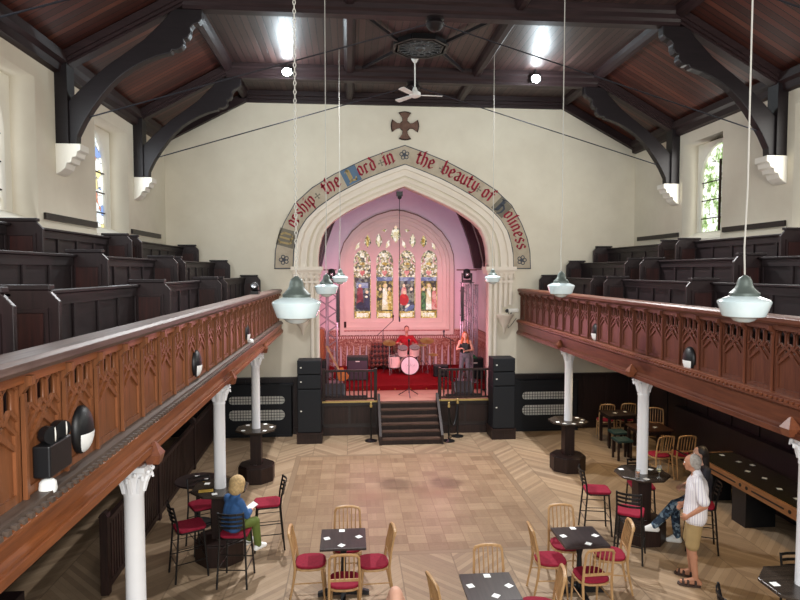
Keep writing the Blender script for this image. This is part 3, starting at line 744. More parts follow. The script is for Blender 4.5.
# ---- pews
def pew(name, label, group, s, xin, ztop, ya, yb, near_end=True, far_end=True, side='left'):
    """stall whose long panelled back runs along the hall; xin = hall-side edge of the pew end"""
    xo = xin+s*.4; L_ = yb-ya; zb = ztop-1.05
    p = thing(name, label, 'pew', (0, ya, zb), 0, group)
    # back with raised frame
    b = MB(); b.box(min(xo-s*.02, xo+s*.02), .04, .05, max(xo-s*.02, xo+s*.02), L_-.04, .98)
    b.build('back_panel', M['pew'], p)
    b = MB(); x0, x1 = sorted((xo-s*.02, xo-s*.045))
    n = max(2, round(L_/.62)); 
    for k in range(n+1):
        yy = .04+(L_-.08)*k/n; b.box(x0+.004, max(.04, yy-.03), .3, x1-.004, min(L_-.04, yy+.03), .9)
    b.box(x0, .04, .86, x1, L_-.04, .96); b.box(x0, .04, .45, x1, L_-.04, .52)
    b.build('back_frame', M['pew'], p)
    b = MB(); x0, x1 = sorted((xo+s*.05, xo-s*.07)); b.box(x0, .0, .965, x1, L_, .998); b.build('cap_rail', M['pew'], p, bevel=.006)
    b = MB(); x0, x1 = sorted((xo-s*.02, xin+s*.03)); b.box(x0, .04, .42, x1, L_-.04, .46); b.build('seat', M['pew'], p)
    def end(yy, d, yc):
        b = MB()
        b.prism([(xo+s*.06, 0), (xo+s*.06, 1.02), (xin+s*.06, 1.02), (xin-s*.02, .93), (xin-s*.02, 0)], yy, yy+.045, 'XZ')
        e = b.build('pew_end', M['pewend'], p, bevel=.005)
        b = MB(); b.box(min(xo+s*.08, xin+s*.04), yy-.02, 1.02, max(xo+s*.08, xin+s*.04), yy+.065, 1.06); b.build('end_cap', M['pew'], e, bevel=.006)
        b = MB()
        b.box(min(xo-s*.04, xin+s*.1), yy-.008, .1, max(xo-s*.04, xin+s*.1), yy+.001, .84); b.build('end_panel', M['pewred'], e)
        b = MB(); A = sorted((xo-s*.02, xin+s*.08)); 
        b.box(A[0]-.025, yy-.02, .08, A[0], yy, .88); b.box(A[1], yy-.02, .08, A[1]+.025, yy, .88); b.box(A[0]-.02, yy-.024, .845, A[1]+.02, yy-.001, .875)
        b.build('end_moulding', M['pewend'], e)
    if near_end: end(0, -1, ya)
    if far_end: end(L_-.045, 1, yb)
    return p
LE = ((2.2, 4.24, 'nearest the camera'), (4.83, 7.66, 'second from the camera'), (7.7, 10.75, 'third from the camera'), (11.2, 15.32, 'against the end wall'))
RE = ((3.6, 8.38, 'nearest the camera'), (8.42, 11.33, 'in the middle'), (11.95, 15.32, 'against the end wall'))
rows = ((0, 4.1, 'front row'), (1, 4.47, 'middle row'), (2, 4.85, 'back row'))
for s, E_, xs in ((-1, LE, (-3.74, -4.48, -5.24)), (1, RE, (3.46, 4.18, 4.9))):
    sd = 'left' if s < 0 else 'right'
    for k, zt, rn in rows:
        for j, (a, b_, w) in enumerate(E_):
            if s < 0 and j == 0 and k > 0: continue
            pew('pew', 'dark panelled pew, %s of the %s gallery, %s' % (rn, sd, w), None, s, xs[k], zt-.02, a, b_, near_end=True, far_end=(b_ in (4.24, 10.75, 15.32, 11.33)))
    # stepped timber tiers under the rows
    for k, zt, rn in rows:
        b = MB(); x0 = xs[k]-s*.12; x1 = (xs[k+1]-s*.12) if k < 2 else s*XW
        b.box(min(x0, x1), 2.0, 2.78, max(x0, x1), YE, zt-1.07)
        struct(b.build('floor', M['dark']), 'stepped timber tier under the %s of pews in the %s gallery' % (rn, sd))

# ---- columns
def column(x, y, label):
    c_ = thing('column', label, 'column', (x, y, 0), 0, None); dz = -.03 if x < 0 and y < 6 else 0
    b = MB(); b.lathe([(.11, .0), (.11, .1), (.085, .14), (.082, 2.26), (.088, 2.27), (.088, 2.29), (.08, 2.3+dz)], 24); b.build('shaft', M['col'], c_, smooth=True)
    b = MB(); b.T = Matrix.Translation((0, 0, dz)); b.lathe([(.085, 2.29), (.09, 2.34), (.1, 2.42), (.135, 2.5), (.14, 2.52)], 24)
    b.box(-.14, -.14, 2.52, .14, .14, 2.56)
    for k in range(8):
        a = k*PI/4
        b.tube([(.085*math.cos(a), .085*math.sin(a), 2.32), (.1*math.cos(a), .1*math.sin(a), 2.4), (.13*math.cos(a), .13*math.sin(a), 2.46), (.16*math.cos(a), .16*math.sin(a), 2.47), (.165*math.cos(a), .165*math.sin(a), 2.44)], [.02, .025, .022, .016, .01], 6)
        b.ball((.155*math.cos(a+PI/8), .155*math.sin(a+PI/8), 2.5), .02, 6)
    b.build('capital', M['col'], c_, smooth=True)
    hx = .18 if x < 0 else -.2
    b = MB(); b.cb((0, 0, 2.62+dz/2), (.2, .2, .12-dz)); b.build('bearing_block', M['pinedk'], c_)
    b = MB(); b.T = Matrix.Translation((0, 0, dz)); b.ngon(4, .07, 2.56, 2.64, c=(hx, 0), r1=.1); b.ngon(4, .1, 2.64, 2.75, c=(hx, 0), r1=.012); b.build('finial_block', M['pinedk'], c_)
    return c_
LCOL = ((-3.36, 5.3), (-3.38, 8.8), (-3.37, 12.1)); RCOL = ((3.07, 5.54), (3.06, 8.9), (3.1, 12.2))
for (x, y), w in zip(LCOL, ('nearest the camera', 'beside the seated child', 'in front of the radiator')): column(x, y, 'white iron column under the left gallery, '+w)
for (x, y), w in zip(RCOL, ('cut by the right edge of the picture', 'beside the standing man', 'farthest from the camera')): column(x, y, 'white iron column under the right gallery, '+w)

# ================================================================ lower end wall and side walls
for s, nm, x0, x1 in ((-1, 'left', -6.05, -2.32), (1, 'right', 2.2, 6.05)):
    b = MB(); b.box(x0, YE-.03, 0, x1, YE+.019, 1.44); b.box(x0, YE-.08, 1.42, x1, YE+.019, 1.48); b.box(x0, YE-.05, 0, x1, YE+.019, .18)
    n = 6
    for k in range(n+1): 
        xx = x0+(x1-x0-.1)*k/n; b.box(xx, YE-.045, .18, xx+.1, YE-.02, 1.42)
    struct(b.build('trim_%d' % (7 if s < 0 else 8), M['darkz']), 'dark panelled dado on the end wall, %s of the stage' % nm)
    b = MB(); lo, hi = sorted((s*XW, s*(XW-.04))); b.box(lo, -2.9, 0, hi, YE-.06, 2.66)
    for k in range(22): b.box(min(s*(XW-.04), s*(XW-.06)), -2.5+k*.8, .1, max(s*(XW-.04), s*(XW-.06)), -2.4+k*.8, 2.5)
    struct(b.build('trim_%d' % (9 if s < 0 else 10), M['darkz']), 'dark boarding on the %s wall under the gallery' % nm)
def slot(c_, z0, z1, hw):
    r = (z1-z0)/2; zc = (z0+z1)/2; pts = []
    for k in range(9): a = PI/2+k*PI/8; pts.append((c_-hw+r+r*math.cos(a), zc+r*math.sin(a)))
    for k in range(9): a = -PI/2+k*PI/8; pts.append((c_+hw-r+r*math.cos(a), zc+r*math.sin(a)))
    return pts
for s, c_, hw, lab in ((-1, -3.85, .9, 'black radiator cover with two slots, left of the left speaker stack'), (1, 3.62, .86, 'black radiator cover with two slots, right of the right speaker stack')):
    rc = thing('radiator_cover', lab, 'radiator cover', (0, 15.2, 0))
    plate('front', [[(c_-hw, .06), (c_+hw, .06), (c_+hw, 1.3), (c_-hw, 1.3)], slot(c_+.02, .83, 1.04, hw-.2), slot(c_+.02, .42, .7, hw-.2)], -.02, .01, 'XZ', M['navy'], rc)
    b = MB(); b.box(c_-hw-.02, -.03, 1.3, c_+hw+.02, .17, 1.335); b.box(c_-hw, -.02, .06, c_-hw+.02, .17, 1.3); b.box(c_+hw-.02, -.02, .06, c_+hw, .17, 1.3); b.box(c_-hw, -.03, 0, c_+hw, .16, .06)
    b.build('casing', M['navy'], rc)
    b = MB()
    for k in range(int(2*(hw-.2)/.07)): xx = c_-hw+.22+k*.07; b.box(xx, .02, .4, xx+.01, .03, 1.06)
    for k in range(10): zz = .4+k*.07; b.box(c_-hw+.2, .02, zz, c_+hw-.2, .03, zz+.01)
    b.build('mesh_grid', M['navy'], rc)
    b = MB(); b.box(c_-hw+.15, .045, .38, c_+hw-.15, .06, 1.08); b.build('backing', M['cream'], rc)

# ================================================================ stage, stairs, railings
CF = .86
st = thing('stage', 'dark panelled timber stage front with a pale gold top edge', 'stage', (0, 15.2, 0))
b = MB(); b.box(-2.25, 0, 0, 2.2, .22, .84); b.build('front_wall', M['dark'], st)
for s, x0, x1 in ((-1, -2.2, -.82), (1, .8, 2.15)):
    xm = (x0+x1)/2
    for a, c_ in ((x0+.04, xm-.03), (xm+.03, x1-.04)):
        b = MB(); b.box(a, -.012, .3, c_, .0, .76); b.box(a+.04, -.02, .36, c_-.04, -.01, .7); b.build('front_panel', M['base'], st)
    b = MB(); b.box(x0, -.03, 0, x1, 0, .2); b.build('skirting', M['base'], st)
    b = MB(); b.box(x0-.03, -.05, .845, x1+.05, .0, .885); b.build('edge_strip', M['gold'], st)
b = MB(); b.box(-2.25, 0, .84, 2.2, 1.5, .86); b.build('deck', wood('stage_deck', '#a37464', '#b98a78', 0, .5), st)
b = MB(); b.box(-3.0, 16.03, -.2, 3.1, 21, .85); struct(b.build('floor', M['dark']), 'raised chancel floor behind the stage')
b = MB(); b.box(-2.62, .0, 0, 2.79, 3.6, .13)
cp = tag(b.build('carpet', M['carpet'], loc=(0, 16.55, .861)), 'red carpeted platform the band stands on', 'carpet')
b = MB()
for k in range(10): b.ball((-2.0+k*.44, -.008, .035), .018, 6)
b.build('platform_stud', M['brass'], cp)
sr = thing('stage_stairs', 'dark weathered wooden steps up to the middle of the stage', 'stairs', (0, 14.24, 0))
wst = wood('weathered_step', '#2a1b16', '#5e483b', 0, .6, .3, 5)
for k in range(6):
    z = .143*(k+1)
    b = MB(); b.box(-.74, k*.158-.02, z-.035, .7, k*.158+.16, z); b.build('tread', wst, sr)
    b = MB(); b.box(-.74, k*.158, z-.143, .7, k*.158+.02, z-.035); b.build('riser', M['base'], sr)
for x in (-.78, .72):
    b = MB(); b.prism([(-.04, 0), (-.04, .22), (.9, 1.06), (.95, 1.06), (.95, 0)], x-.015, x+.045, 'YZ'); b.build('stringer', M['base'], sr)
def railing(x0, x1, lab, n):
    r = thing('stage_railing', lab, 'railing', (0, 15.27, .861))
    for x in (x0, x1): b = MB(); b.cb((x, 0, .42), (.08, .08, .84)); b.build('post', M['base'], r, bevel=.006)
    b = MB(); b.cb(((x0+x1)/2, 0, .78), (x1-x0, .07, .05)); b.build('handrail', M['base'], r)
    b = MB(); b.cb(((x0+x1)/2, 0, .06), (x1-x0, .05, .04)); b.build('bottom_rail', M['base'], r)
    for k in range(1, n): x = x0+(x1-x0)*k/n; b = MB(); b.cb((x, 0, .42), (.035, .03, .7)); b.build('baluster', M['base'], r)
railing(-2.16, -.84, 'dark baluster railing on the stage edge left of the steps', 12)
railing(.82, 2.14, 'dark baluster railing on the stage edge right of the steps', 12)

# speaker stacks
def box_speaker(name, lab, x0, x1, y0, z0, z1, m, dot=True, d=.5):
    sp_ = thing(name, lab, 'loudspeaker', ((x0+x1)/2, y0, z0)); w = x1-x0; h = z1-z0
    b = MB(); b.box(-w/2, 0.01, 0, w/2, d, h-.004); b.build('cabinet', M['navy'], sp_, bevel=.01)
    b = MB(); b.box(-w/2+.015, -.008, .015, w/2-.015, .01, h-.02); b.build('grille', M['grille'], sp_, bevel=.004)
    if dot: b = MB(); b.box(-w/2+.07, -.012, h*.5-.015, -w/2+.11, -.008, h*.5+.015); b.build('badge', M['cream'], sp_)
    return sp_
for sd, x0, x1 in (('left', -2.76, -2.19), ('right', 2.04, 2.6)):
    b = MB(); b.box(x0-.02, 14.48, 0, x1+.02, 15.08, .24); b.box(x0-.03, 14.46, .24, x1+.03, 15.1, .265)
    tag(b.build('speaker_plinth', M['base']), 'low wooden plinth under the %s speaker stack' % sd, 'plinth')
    box_speaker('subwoofer', 'tall black speaker cabinet at the bottom of the %s stack' % sd, x0, x1, 14.5, .267, 1.335, 0)
    box_speaker('loudspeaker', 'black speaker box, lower of two on the %s stack' % sd, x0, x1, 14.5, 1.338, 1.69, 0)
    box_speaker('loudspeaker', 'black speaker box on the very top of the %s stack' % sd, x0, x1, 14.5, 1.693, 2.03, 0)
def stanchion(x, y, lab):
    r = thing('rope_stanchion', lab, 'stanchion', (x, y, 0))
    b = MB(); b.lathe([(.15, 0), (.15, .02), (.06, .045), (.02, .06)], 18); b.build('foot', M['metal'], r, smooth=True)
    b = MB(); b.lathe([(.022, .05), (.022, .86)], 10); b.build('post', M['metal'], r, smooth=True)
    b = MB(); b.lathe([(.03, .84), (.035, .88), (.02, .92), (.028, .95), (.01, .98)], 12); b.build('top_cap', M['gold'], r, smooth=True)
stanchion(.93, 14.45, 'black rope stanchion right beside the steps'); stanchion(1.22, 14.85, 'black rope stanchion farther from the steps, near the stage panel'); stanchion(-.98, 14.62, 'black rope stanchion left of the steps')
b = MB(); b.tube([(.93+.29*t_, 14.45+.4*t_, .82-.5*math.sin(PI*t_)**.8) for t_ in [k/12 for k in range(13)]], .022, 8)
tag(b.build('barrier_rope', M['black'], smooth=True), 'black velvet rope hanging between the two stanchions', 'rope')
for x0, x1, w in ((-2.02, -1.05, 'left'), (1.0, 1.95, 'right')):
    r = thing('led_batten', 'long black stage light bar lying behind the %s railing' % w, 'stage light', (0, 15.45, .861))
    b = MB(); b.box(x0, -.05, .0, x1, .05, .1); b.build('housing', M['black'], r, bevel=.01)
    b = MB()
    for k in range(8): b.lathe([(.03, 0), (.03, .01)], 10, (x0+.07+k*(x1-x0-.14)/7, 0, .1))
    b.build('lens_row', M['metal'], r)
def wedge(x, y, z, w, lab, rz=0, m=None):
    r = thing('stage_monitor', lab, 'stage monitor', (x, y, z), rz)
    b = MB(); b.prism([(-.2, 0), (.2, 0), (.2, .28), (.05, .33), (-.2, .08)], -w/2, w/2, 'YZ'); b.build('cabinet', M['black'], r, bevel=.01)
    b = MB(); b.prism([(-.195, .085), (-.2, .095), (.045, .345), (.05, .33)], -w/2+.03, w/2-.03, 'YZ'); b.build('grille', M['grille'], r)
wedge(-1.9, 15.85, .861, .55, 'black wedge monitor behind the left stage railing')
wedge(1.55, 15.9, .861, .5, 'black wedge monitor behind the right stage railing')

# ================================================================ chancel
XL, XR, YB = -2.65, 2.82, 20.2; XC = (XL+XR)/2
t = NT('dado_tile'); v, x, y, z = t.pos()
u = t.M('ADD', x, y); S = .215
def cell(q, off): 
    d_ = t.M('DIVIDE', t.M('SUBTRACT', q, off), S); return t.M('SUBTRACT', t.M('FRACT', d_), .5)
a = cell(u, 0); c_ = cell(z, 1.97)
rad = t.M('SQRT', t.M('ADD', t.M('POWER', a, 2), t.M('POWER', c_, 2)))
man = t.M('ADD', t.M('ABSOLUTE', a), t.M('ABSOLUTE', c_))
ringm = t.M('LESS_THAN', t.M('ABSOLUTE', t.M('SUBTRACT', rad, .33)), .05)
cross_ = t.M('LESS_THAN', t.M('MINIMUM', t.M('ABSOLUTE', t.M('SUBTRACT', t.M('ABSOLUTE', a), t.M('ABSOLUTE', c_))), t.M('MINIMUM', t.M('ABSOLUTE', a), t.M('ABSOLUTE', c_))), .045)
star = t.M('MULTIPLY', cross_, t.M('LESS_THAN', rad, .26))
edge = t.M('GREATER_THAN', t.M('MAXIMUM', t.M('ABSOLUTE', a), t.M('ABSOLUTE', c_)), .455)
up_ = t.M('MAXIMUM', t.M('MAXIMUM', ringm, star), edge)
cu_ = t.mix(up_, lin('#8f4640'), lin('#cfae9f'))
# lower field: pointed arcades in cream, brown and blue
a2 = t.M('SUBTRACT', t.M('FRACT', t.M('DIVIDE', u, .215)), .5)
h2 = t.M('DIVIDE', t.M('SUBTRACT', z, 1.0), .8)
ar = t.M('LESS_THAN', t.M('ABSOLUTE', a2), t.M('MULTIPLY', t.M('SQRT', t.M('MAXIMUM', t.M('SUBTRACT', .92, h2), 0)), .36))
ar2 = t.M('LESS_THAN', t.M('ABSOLUTE', a2), t.M('MULTIPLY', t.M('SQRT', t.M('MAXIMUM', t.M('SUBTRACT', .85, h2), 0)), .2))
vr = t.N('ShaderNodeTexVoronoi'); t.L(v, vr.inputs['Vector']); vr.inputs['Scale'].default_value = 22
sp2 = t.N('ShaderNodeSeparateColor'); t.L(vr.outputs['Color'], sp2.inputs[0])
mott = t.ramp(sp2.outputs[0], [(0, lin('#9a6452')), (.4, lin('#bf9c86')), (.6, lin('#864c3e')), (.8, lin('#ab8470'))], 'CONSTANT')
low = t.mix(ar, mott, lin('#9c6c55')); low = t.mix(ar2, low, lin('#d3cbd0'))
isup = t.M('GREATER_THAN', z, 1.97)
cc = t.mix(isup, low, cu_)
bord = t.M('LESS_THAN', t.M('ABSOLUTE', t.M('SUBTRACT', z, 1.94)), .03)
chk = t.M('GREATER_THAN', t.M('FRACT', t.M('MULTIPLY', u, 14)), .5)
cc = t.mix(bord, cc, t.mix(chk, lin('#ead8cc'), lin('#8a3f38')))
M['tile'] = t.out(cc, .4, .4)

def backpts(hw, zs, z0, za): return mirrorc([(hw, z0), (hw, zs), (hw*.985, zs+(za-zs)*.22), (hw*.92, zs+(za-zs)*.42), (hw*.78, zs+(za-zs)*.62), (hw*.6, zs+(za-zs)*.78), (hw*.36, zs+(za-zs)*.91), (hw*.12, zs+(za-zs)*.985), (0, za)])
def mirrorc(h, c=.1):
    return [(c-a, z) for a, z in h]+[(c+a, z) for a, z in h[:-1]][::-1]
WINO = backpts(1.83, 4.3, 2.1, 6.1); WINI = backpts(1.58, 4.25, 2.42, 5.84)
struct(plate('wall_chancel', [[(XL-.4, -.2), (XR+.4, -.2), (XR+.4, 8.9), (XL-.4, 8.9)], WINO], YB, YB+.3, 'XZ', M['chancel']), 'plastered chancel wall around the great stained-glass window')
for s, x in ((-1, XL), (1, XR)):
    b = MB(); b.box(min(x, x+s*.3), YE+.62, 0, max(x, x+s*.3), YB+.1, 5.9)
    struct(b.build('wall_'+('left' if s < 0 else 'right')+'_chancel', M['chancel']), 'plastered %s side wall of the chancel' % ('left' if s < 0 else 'right'))
    b = MB(); b.prism([(x+s*.3, 5.7), (x, 5.9), (XC, 8.6), (XC, 8.8), (x+s*.3, 6.0)], YE+.62, YB+.1, 'XZ')
    struct(b.build('ceiling', M['chancel']), 'sloping plaster chancel ceiling')
    b = MB(); b.box(min(x, x-s*.02), YE+.62, .86, max(x, x-s*.02), YB-.001, 2.2)
    struct(b.build('trim_%d' % (11 if s < 0 else 12), M['tile']), 'patterned tile dado on the %s chancel wall' % ('left' if s < 0 else 'right'))
    b = MB(); b.box(min(x, x-s*.03), YE+.62, 2.2, max(x, x-s*.03), YB-.001, 2.23); b.box(min(x, x-s*.03), YE+.62, 4.22, max(x, x-s*.03), YB-.001, 4.26)
    struct(b.build('trim_%d' % (13 if s < 0 else 14), M['pinedk']))
b = MB(); b.box(XL+.02, YB-.02, .86, XR-.02, YB, 2.2); struct(b.build('trim_15', M['tile']), 'red and pink patterned tile dado under the great window')
b = MB(); b.box(XL, YB-.03, 2.2, XR, YB, 2.23); struct(b.build('trim_16', M['stone']))
b = MB(); b.box(XL, YB-.03, 4.2, -1.93, YB, 4.24); b.box(2.13, YB-.03, 4.2, XR, YB, 4.24); struct(b.build('trim_17', M['pinedk']))
for i, y0 in enumerate((17.9, 19.35)):
    for s in (-1, 1):
        x = XL if s < 0 else XR
        hw_ = abs(x-XC)
        P_ = [(hw_-.02, 4.27), (hw_-.02, 5.7), (hw_-.12, 5.8), (hw_-.25, 5.45), (hw_-.42, 5.8), (hw_-.75, 6.35), (hw_-1.2, 7.0), (hw_-1.8, 7.7), (hw_-1.9, 7.5), (hw_-1.35, 6.9), (hw_-.9, 6.2), (hw_-.62, 5.57), (hw_-.42, 5.0), (hw_-.26, 4.27)]
        b = MB(); b.prism([(XC+s*a, z_) for a, z_ in P_], y0-.09, y0+.09, 'XZ')
        tag(b.build('chancel_rib', wood('rib_timber', '#2a0f12', '#43191c', 2, .4)), 'dark red curved roof rib on the %s of the chancel, %s' % ('left' if s < 0 else 'right', ('nearer the arch', 'nearer the window')[i]), 'roof rib')

# great window
gw = empty('window_7', (0, YB, 0)); struct(gw, 'great four-light stained-glass window with pink-lit stone tracery')
def gwp(nm, loops, y0, y1, m): return plate(nm, loops, y0, y1, 'XZ', m, gw)
gwp('window_hood', [backpts(1.92, 4.32, 2.03, 6.2), backpts(1.79, 4.29, 2.15, 6.06)], -.1, .02, M['stone'])
gwp('window_outline', [backpts(1.95, 4.33, 2.03, 6.24), backpts(1.92, 4.32, 2.04, 6.2)], -.05, .01, M['pinedk'])
gwp('window_frame', [WINO, backpts(1.7, 4.28, 2.26, 5.97)], .06, .3, M['stone'])
gwp('window_frame', [backpts(1.74, 4.3, 2.22, 6.0), WINI], .18, .42, M['stone'])
GC = .085; LC = [GC+k*.765 for k in (-1.5, -.5, .5, 1.5)]
lanc = [pointed(c_, .29, 2.56, 4.5, 4.9, 6) for c_ in LC]
def flame(cx, cz, w, h, lean=0):
    return [(cx+lean*-.5*h, cz-h/2), (cx+w/2, cz-h*.12), (cx+w*.35, cz+h*.2), (cx+lean*.5*h, cz+h/2), (cx-w*.35, cz+h*.2), (cx-w/2, cz-h*.12)]
up_holes = [flame(GC, 5.45, .36, .62)] + [flame(GC+s*.58, 5.22, .24, .52) for s in (-1, 1)] + [flame(GC+s*.96, 5.2, .24, .46) for s in (-1, 1)] + [flame(GC+s*.27, 5.1, .13, .34, -s*.5) for s in (-1, 1)] + [flame(GC+s*1.3, 5.03, .13, .3, -s*.6) for s in (-1, 1)]
up_holes += [[(GC+s*.3, 5.62), (GC+s*.5, 5.58), (GC+s*.36, 5.5)] for s in (-1, 1)]
gwp('window_tracery', [backpts(1.62, 4.27, 2.38, 5.88)]+lanc+up_holes, .3, .4, M['stone'])
b = MB()
for c_ in LC:
    for p, q in (((-.29, 4.4), (-.14, 4.5)), ((-.14, 4.5), (-.2, 4.66)), ((.29, 4.4), (.14, 4.5)), ((.14, 4.5), (.2, 4.66))): b.bar((c_+p[0], .35, p[1]), (c_+q[0], .35, q[1]), .04, .03, (0, 1, 0))
b.build('window_cusps', M['stone'], gw)
# stained glass
def glassmat(name, stops, scale=9, e=.62, lead=.028):
    t = NT(name); v, x, y, z = t.pos()
    va = t.N('ShaderNodeTexVoronoi'); t.L(v, va.inputs['Vector']); va.inputs['Scale'].default_value = scale
    vb = t.N('ShaderNodeTexVoronoi', feature='DISTANCE_TO_EDGE'); t.L(v, vb.inputs['Vector']); vb.inputs['Scale'].default_value = scale
    sp = t.N('ShaderNodeSeparateColor'); t.L(va.outputs['Color'], sp.inputs[0])
    n = len(stops); c = t.ramp(sp.outputs[0], [(i/n, lin(h)) for i, h in enumerate(stops)], 'CONSTANT')
    c = t.mix(t.M('MULTIPLY', t.M('LESS_THAN', vb.outputs['Distance'], lead), .8), c, lin('#3a3830'))
    t.put(t.b.inputs['Emission Color'], c); t.b.inputs['Emission Strength'].default_value = e
    c0 = t.mix(.7, c, (0, 0, 0, 1))
    return t.out(c0, .45, .3)
GM = {
 'canopy': glassmat('glass_canopy', ['#e6e2cc', '#bdb995', '#70745e', '#d9cf9a', '#4f5348', '#efe9d2', '#a89a5e', '#8a8a6c', '#f4efd8'], 17),
 'dark': glassmat('glass_dark', ['#3f4650', '#2b3038', '#5d6a76', '#7a7a68', '#40463c', '#8a8f80'], 12),
 'olive': glassmat('glass_olive', ['#6a6438', '#8f8348', '#4a4a30', '#b6a35a', '#33362c'], 12),
 'gold': glassmat('glass_gold', ['#c9ab4c', '#e4cc78', '#a88733', '#f1e2a6'], 14),
 'cream': glassmat('glass_cream', ['#f6f1dc', '#efe6c4', '#fffbe9', '#e3d6a8'], 10, lead=.01),
 'red': glassmat('glass_red', ['#d22a22', '#b81e22', '#e6473a'], 8, lead=.01),
 'maroon': glassmat('glass_maroon', ['#7d2a34', '#94404a', '#5e1f2a'], 8, lead=.012),
 'blue': glassmat('glass_blue', ['#5a6c93', '#7d8bb0', '#9aa6bc'], 9, lead=.012),
 'navy': glassmat('glass_navy', ['#232a44', '#2f3552', '#1b2036'], 8, lead=.01),
 'skin': glassmat('glass_skin', ['#e8c9a4', '#f0d6b6'], 5, lead=0),
 'green': glassmat('glass_green', ['#3f6a44', '#5a8a52', '#2f5238'], 9, lead=.012),
 'rose': glassmat('glass_rose', ['#d98a84', '#c96a66', '#e3a49a'], 9, lead=.012)}
def pane(nm, parts):
    b = MB(); mats = []
    for k, (m, pts, d) in enumerate(parts):
        if m not in mats: mats.append(m)
        b.mi = mats.index(m); b.prism(pts, .392-.002*d, .396-.002*d if d else .4, 'XZ')
    return b.build(nm, [GM[m] for m in mats], gw)
def ell(cx, cz, rx, rz, n=12, a=0):
    return [(cx+rx*math.cos(k*2*PI/n)*math.cos(a)-rz*math.sin(k*2*PI/n)*math.sin(a), cz+rx*math.cos(k*2*PI/n)*math.sin(a)+rz*math.sin(k*2*PI/n)*math.cos(a)) for k in range(n)]
def rct(x0, z0, x1, z1): return [(x0, z0), (x1, z0), (x1, z1), (x0, z1)]
def lance(i, extra, bgm):
    c_ = LC[i]; P_ = [('canopy', rct(c_-.31, 3.9, c_+.31, 4.95), 0), (bgm, rct(c_-.31, 2.8, c_+.31, 3.92), 0), ('gold', rct(c_-.31, 2.5, c_+.31, 2.8), 0)]
    P_ += [('cream', rct(c_-.2, 2.6, c_+.2, 2.74), 1), ('dark', rct(c_-.31, 2.5, c_-.27, 2.78), 1), ('dark', rct(c_+.27, 2.5, c_+.31, 2.78), 1)]
    P_ += [('cream', ell(c_, 4.72, .08, .08), 1), ('rose', [(c_, 4.0), (c_+.1, 4.14), (c_+.05, 4.22), (c_, 4.17), (c_-.05, 4.22), (c_-.1, 4.14)], 1)]
    P_ += [('olive', rct(c_-.22, 4.3, c_-.19, 4.55), 1), ('olive', rct(c_+.19, 4.3, c_+.22, 4.55), 1), ('gold', ell(c_, 4.43, .1, .05), 1), ('gold', rct(c_-.31, 2.8, c_-.27, 3.9), 1), ('gold', rct(c_+.27, 2.8, c_+.31, 3.9), 1)]
    P_ += [('dark' if i < 1 else 'blue', rct(c_-.27, 3.84, c_+.27, 3.97), 1)]
    for m, pts, d in extra(c_): P_.append((m, pts, d))
    pane('glass_panel', P_)
def fig(c_, x, z0, z1, w, m, lean=0, d=2, halo=False):
    o = [(m, [(c_+x-w, z0), (c_+x+w, z0), (c_+x+w*.7+lean, z1-.16), (c_+x+lean+w*.45, z1-.1), (c_+x+lean-w*.45, z1-.1), (c_+x-w*.7+lean, z1-.16)], d)]
    if halo: o.append(('gold', ell(c_+x+lean, z1-.04, .085, .085), d))
    o.append(('skin', ell(c_+x+lean, z1-.04, .05, .06), d+1)); return o
lance(0, lambda c_: fig(c_, -.08, 2.95, 3.72, .13, 'maroon')+[('navy', ell(c_-.05, 2.98, .16, .14), 4)]+fig(c_, .16, 2.85, 3.5, .11, 'navy', 0, 3)+[('blue', rct(c_-.2, 3.6, c_+.2, 3.78), 1), ('cream', ell(c_+.14, 3.3, .05, .04), 5)], 'dark')
lance(1, lambda c_: fig(c_, -.15, 2.85, 3.6, .1, 'olive')+fig(c_, .16, 2.85, 3.6, .1, 'gold')+fig(c_, .01, 2.85, 3.72, .1, 'cream', 0, 4, True), 'olive')
lance(2, lambda c_: fig(c_, -.1, 3.0, 3.72, .12, 'rose')+fig(c_, .16, 3.0, 3.6, .1, 'dark')+[('red', ell(c_-.1, 3.2, .17, .2), 5), ('skin', ell(c_-.08, 3.44, .05, .06), 6), ('blue', ell(c_+.1, 2.9, .2, .08, 12, .5), 6), ('cream', ell(c_+.02, 2.98, .1, .04, 10, .6), 7)], 'dark')
lance(3, lambda c_: fig(c_, -.18, 2.85, 3.6, .09, 'green')+fig(c_, .19, 2.85, 3.6, .1, 'rose')+fig(c_, .0, 2.85, 3.72, .1, 'cream', 0, 4, True), 'olive')
ups = [('canopy', rct(GC-1.6, 4.9, GC+1.6, 5.85), 0), ('cream', ell(GC, 5.4, .09, .26), 1), ('skin', ell(GC, 5.68, .05, .06), 2), ('cream', ell(GC-.12, 5.56, .12, .05, 12, -.5), 1), ('cream', ell(GC+.12, 5.56, .12, .05, 12, .5), 1)]
for s in (-1, 1): ups += [('gold', ell(GC+s*.96, 5.2, .05, .2), 1), ('cream', ell(GC+s*.58, 5.2, .06, .2), 1), ('cream', ell(GC+s*.27, 5.1, .08, .2), 1), ('cream', ell(GC+s*1.3, 5.02, .08, .2), 1)]
pane('glass_panel', ups)

# ---- hanging things in the arch
b = MB(); b.cb((0, 0, 0), (.16, .12, .12)); b.ball((0, -.02, -.09), .06, 8); hb = tag(b.build('projector', M['black'], loc=(-.17, 15.9, 6.22)), 'small black lamp fixed under the point of the chancel arch', 'lamp')
b = MB(); b.tube([(-.17, 15.9, 6.1), (-.17, 15.9, 2.98)], .009, 5); b.lathe([(.012, -.0), (.02, -.03), (.02, -.14), (.01, -.15)], 8, (-.17, 15.9, 2.98))
tag(b.build('hanging_microphone', M['black']), 'thin black cable hanging from the point of the arch', 'cable')
tb_ = MB(); tb_.box(-.13, -.03, -.1, .13, 0, .1)
sg = tag(tb_.build('notice', M['crossd'], loc=(-1.74, YB-.0, 2.38)), 'small dark square notice beside the left truss', 'notice')

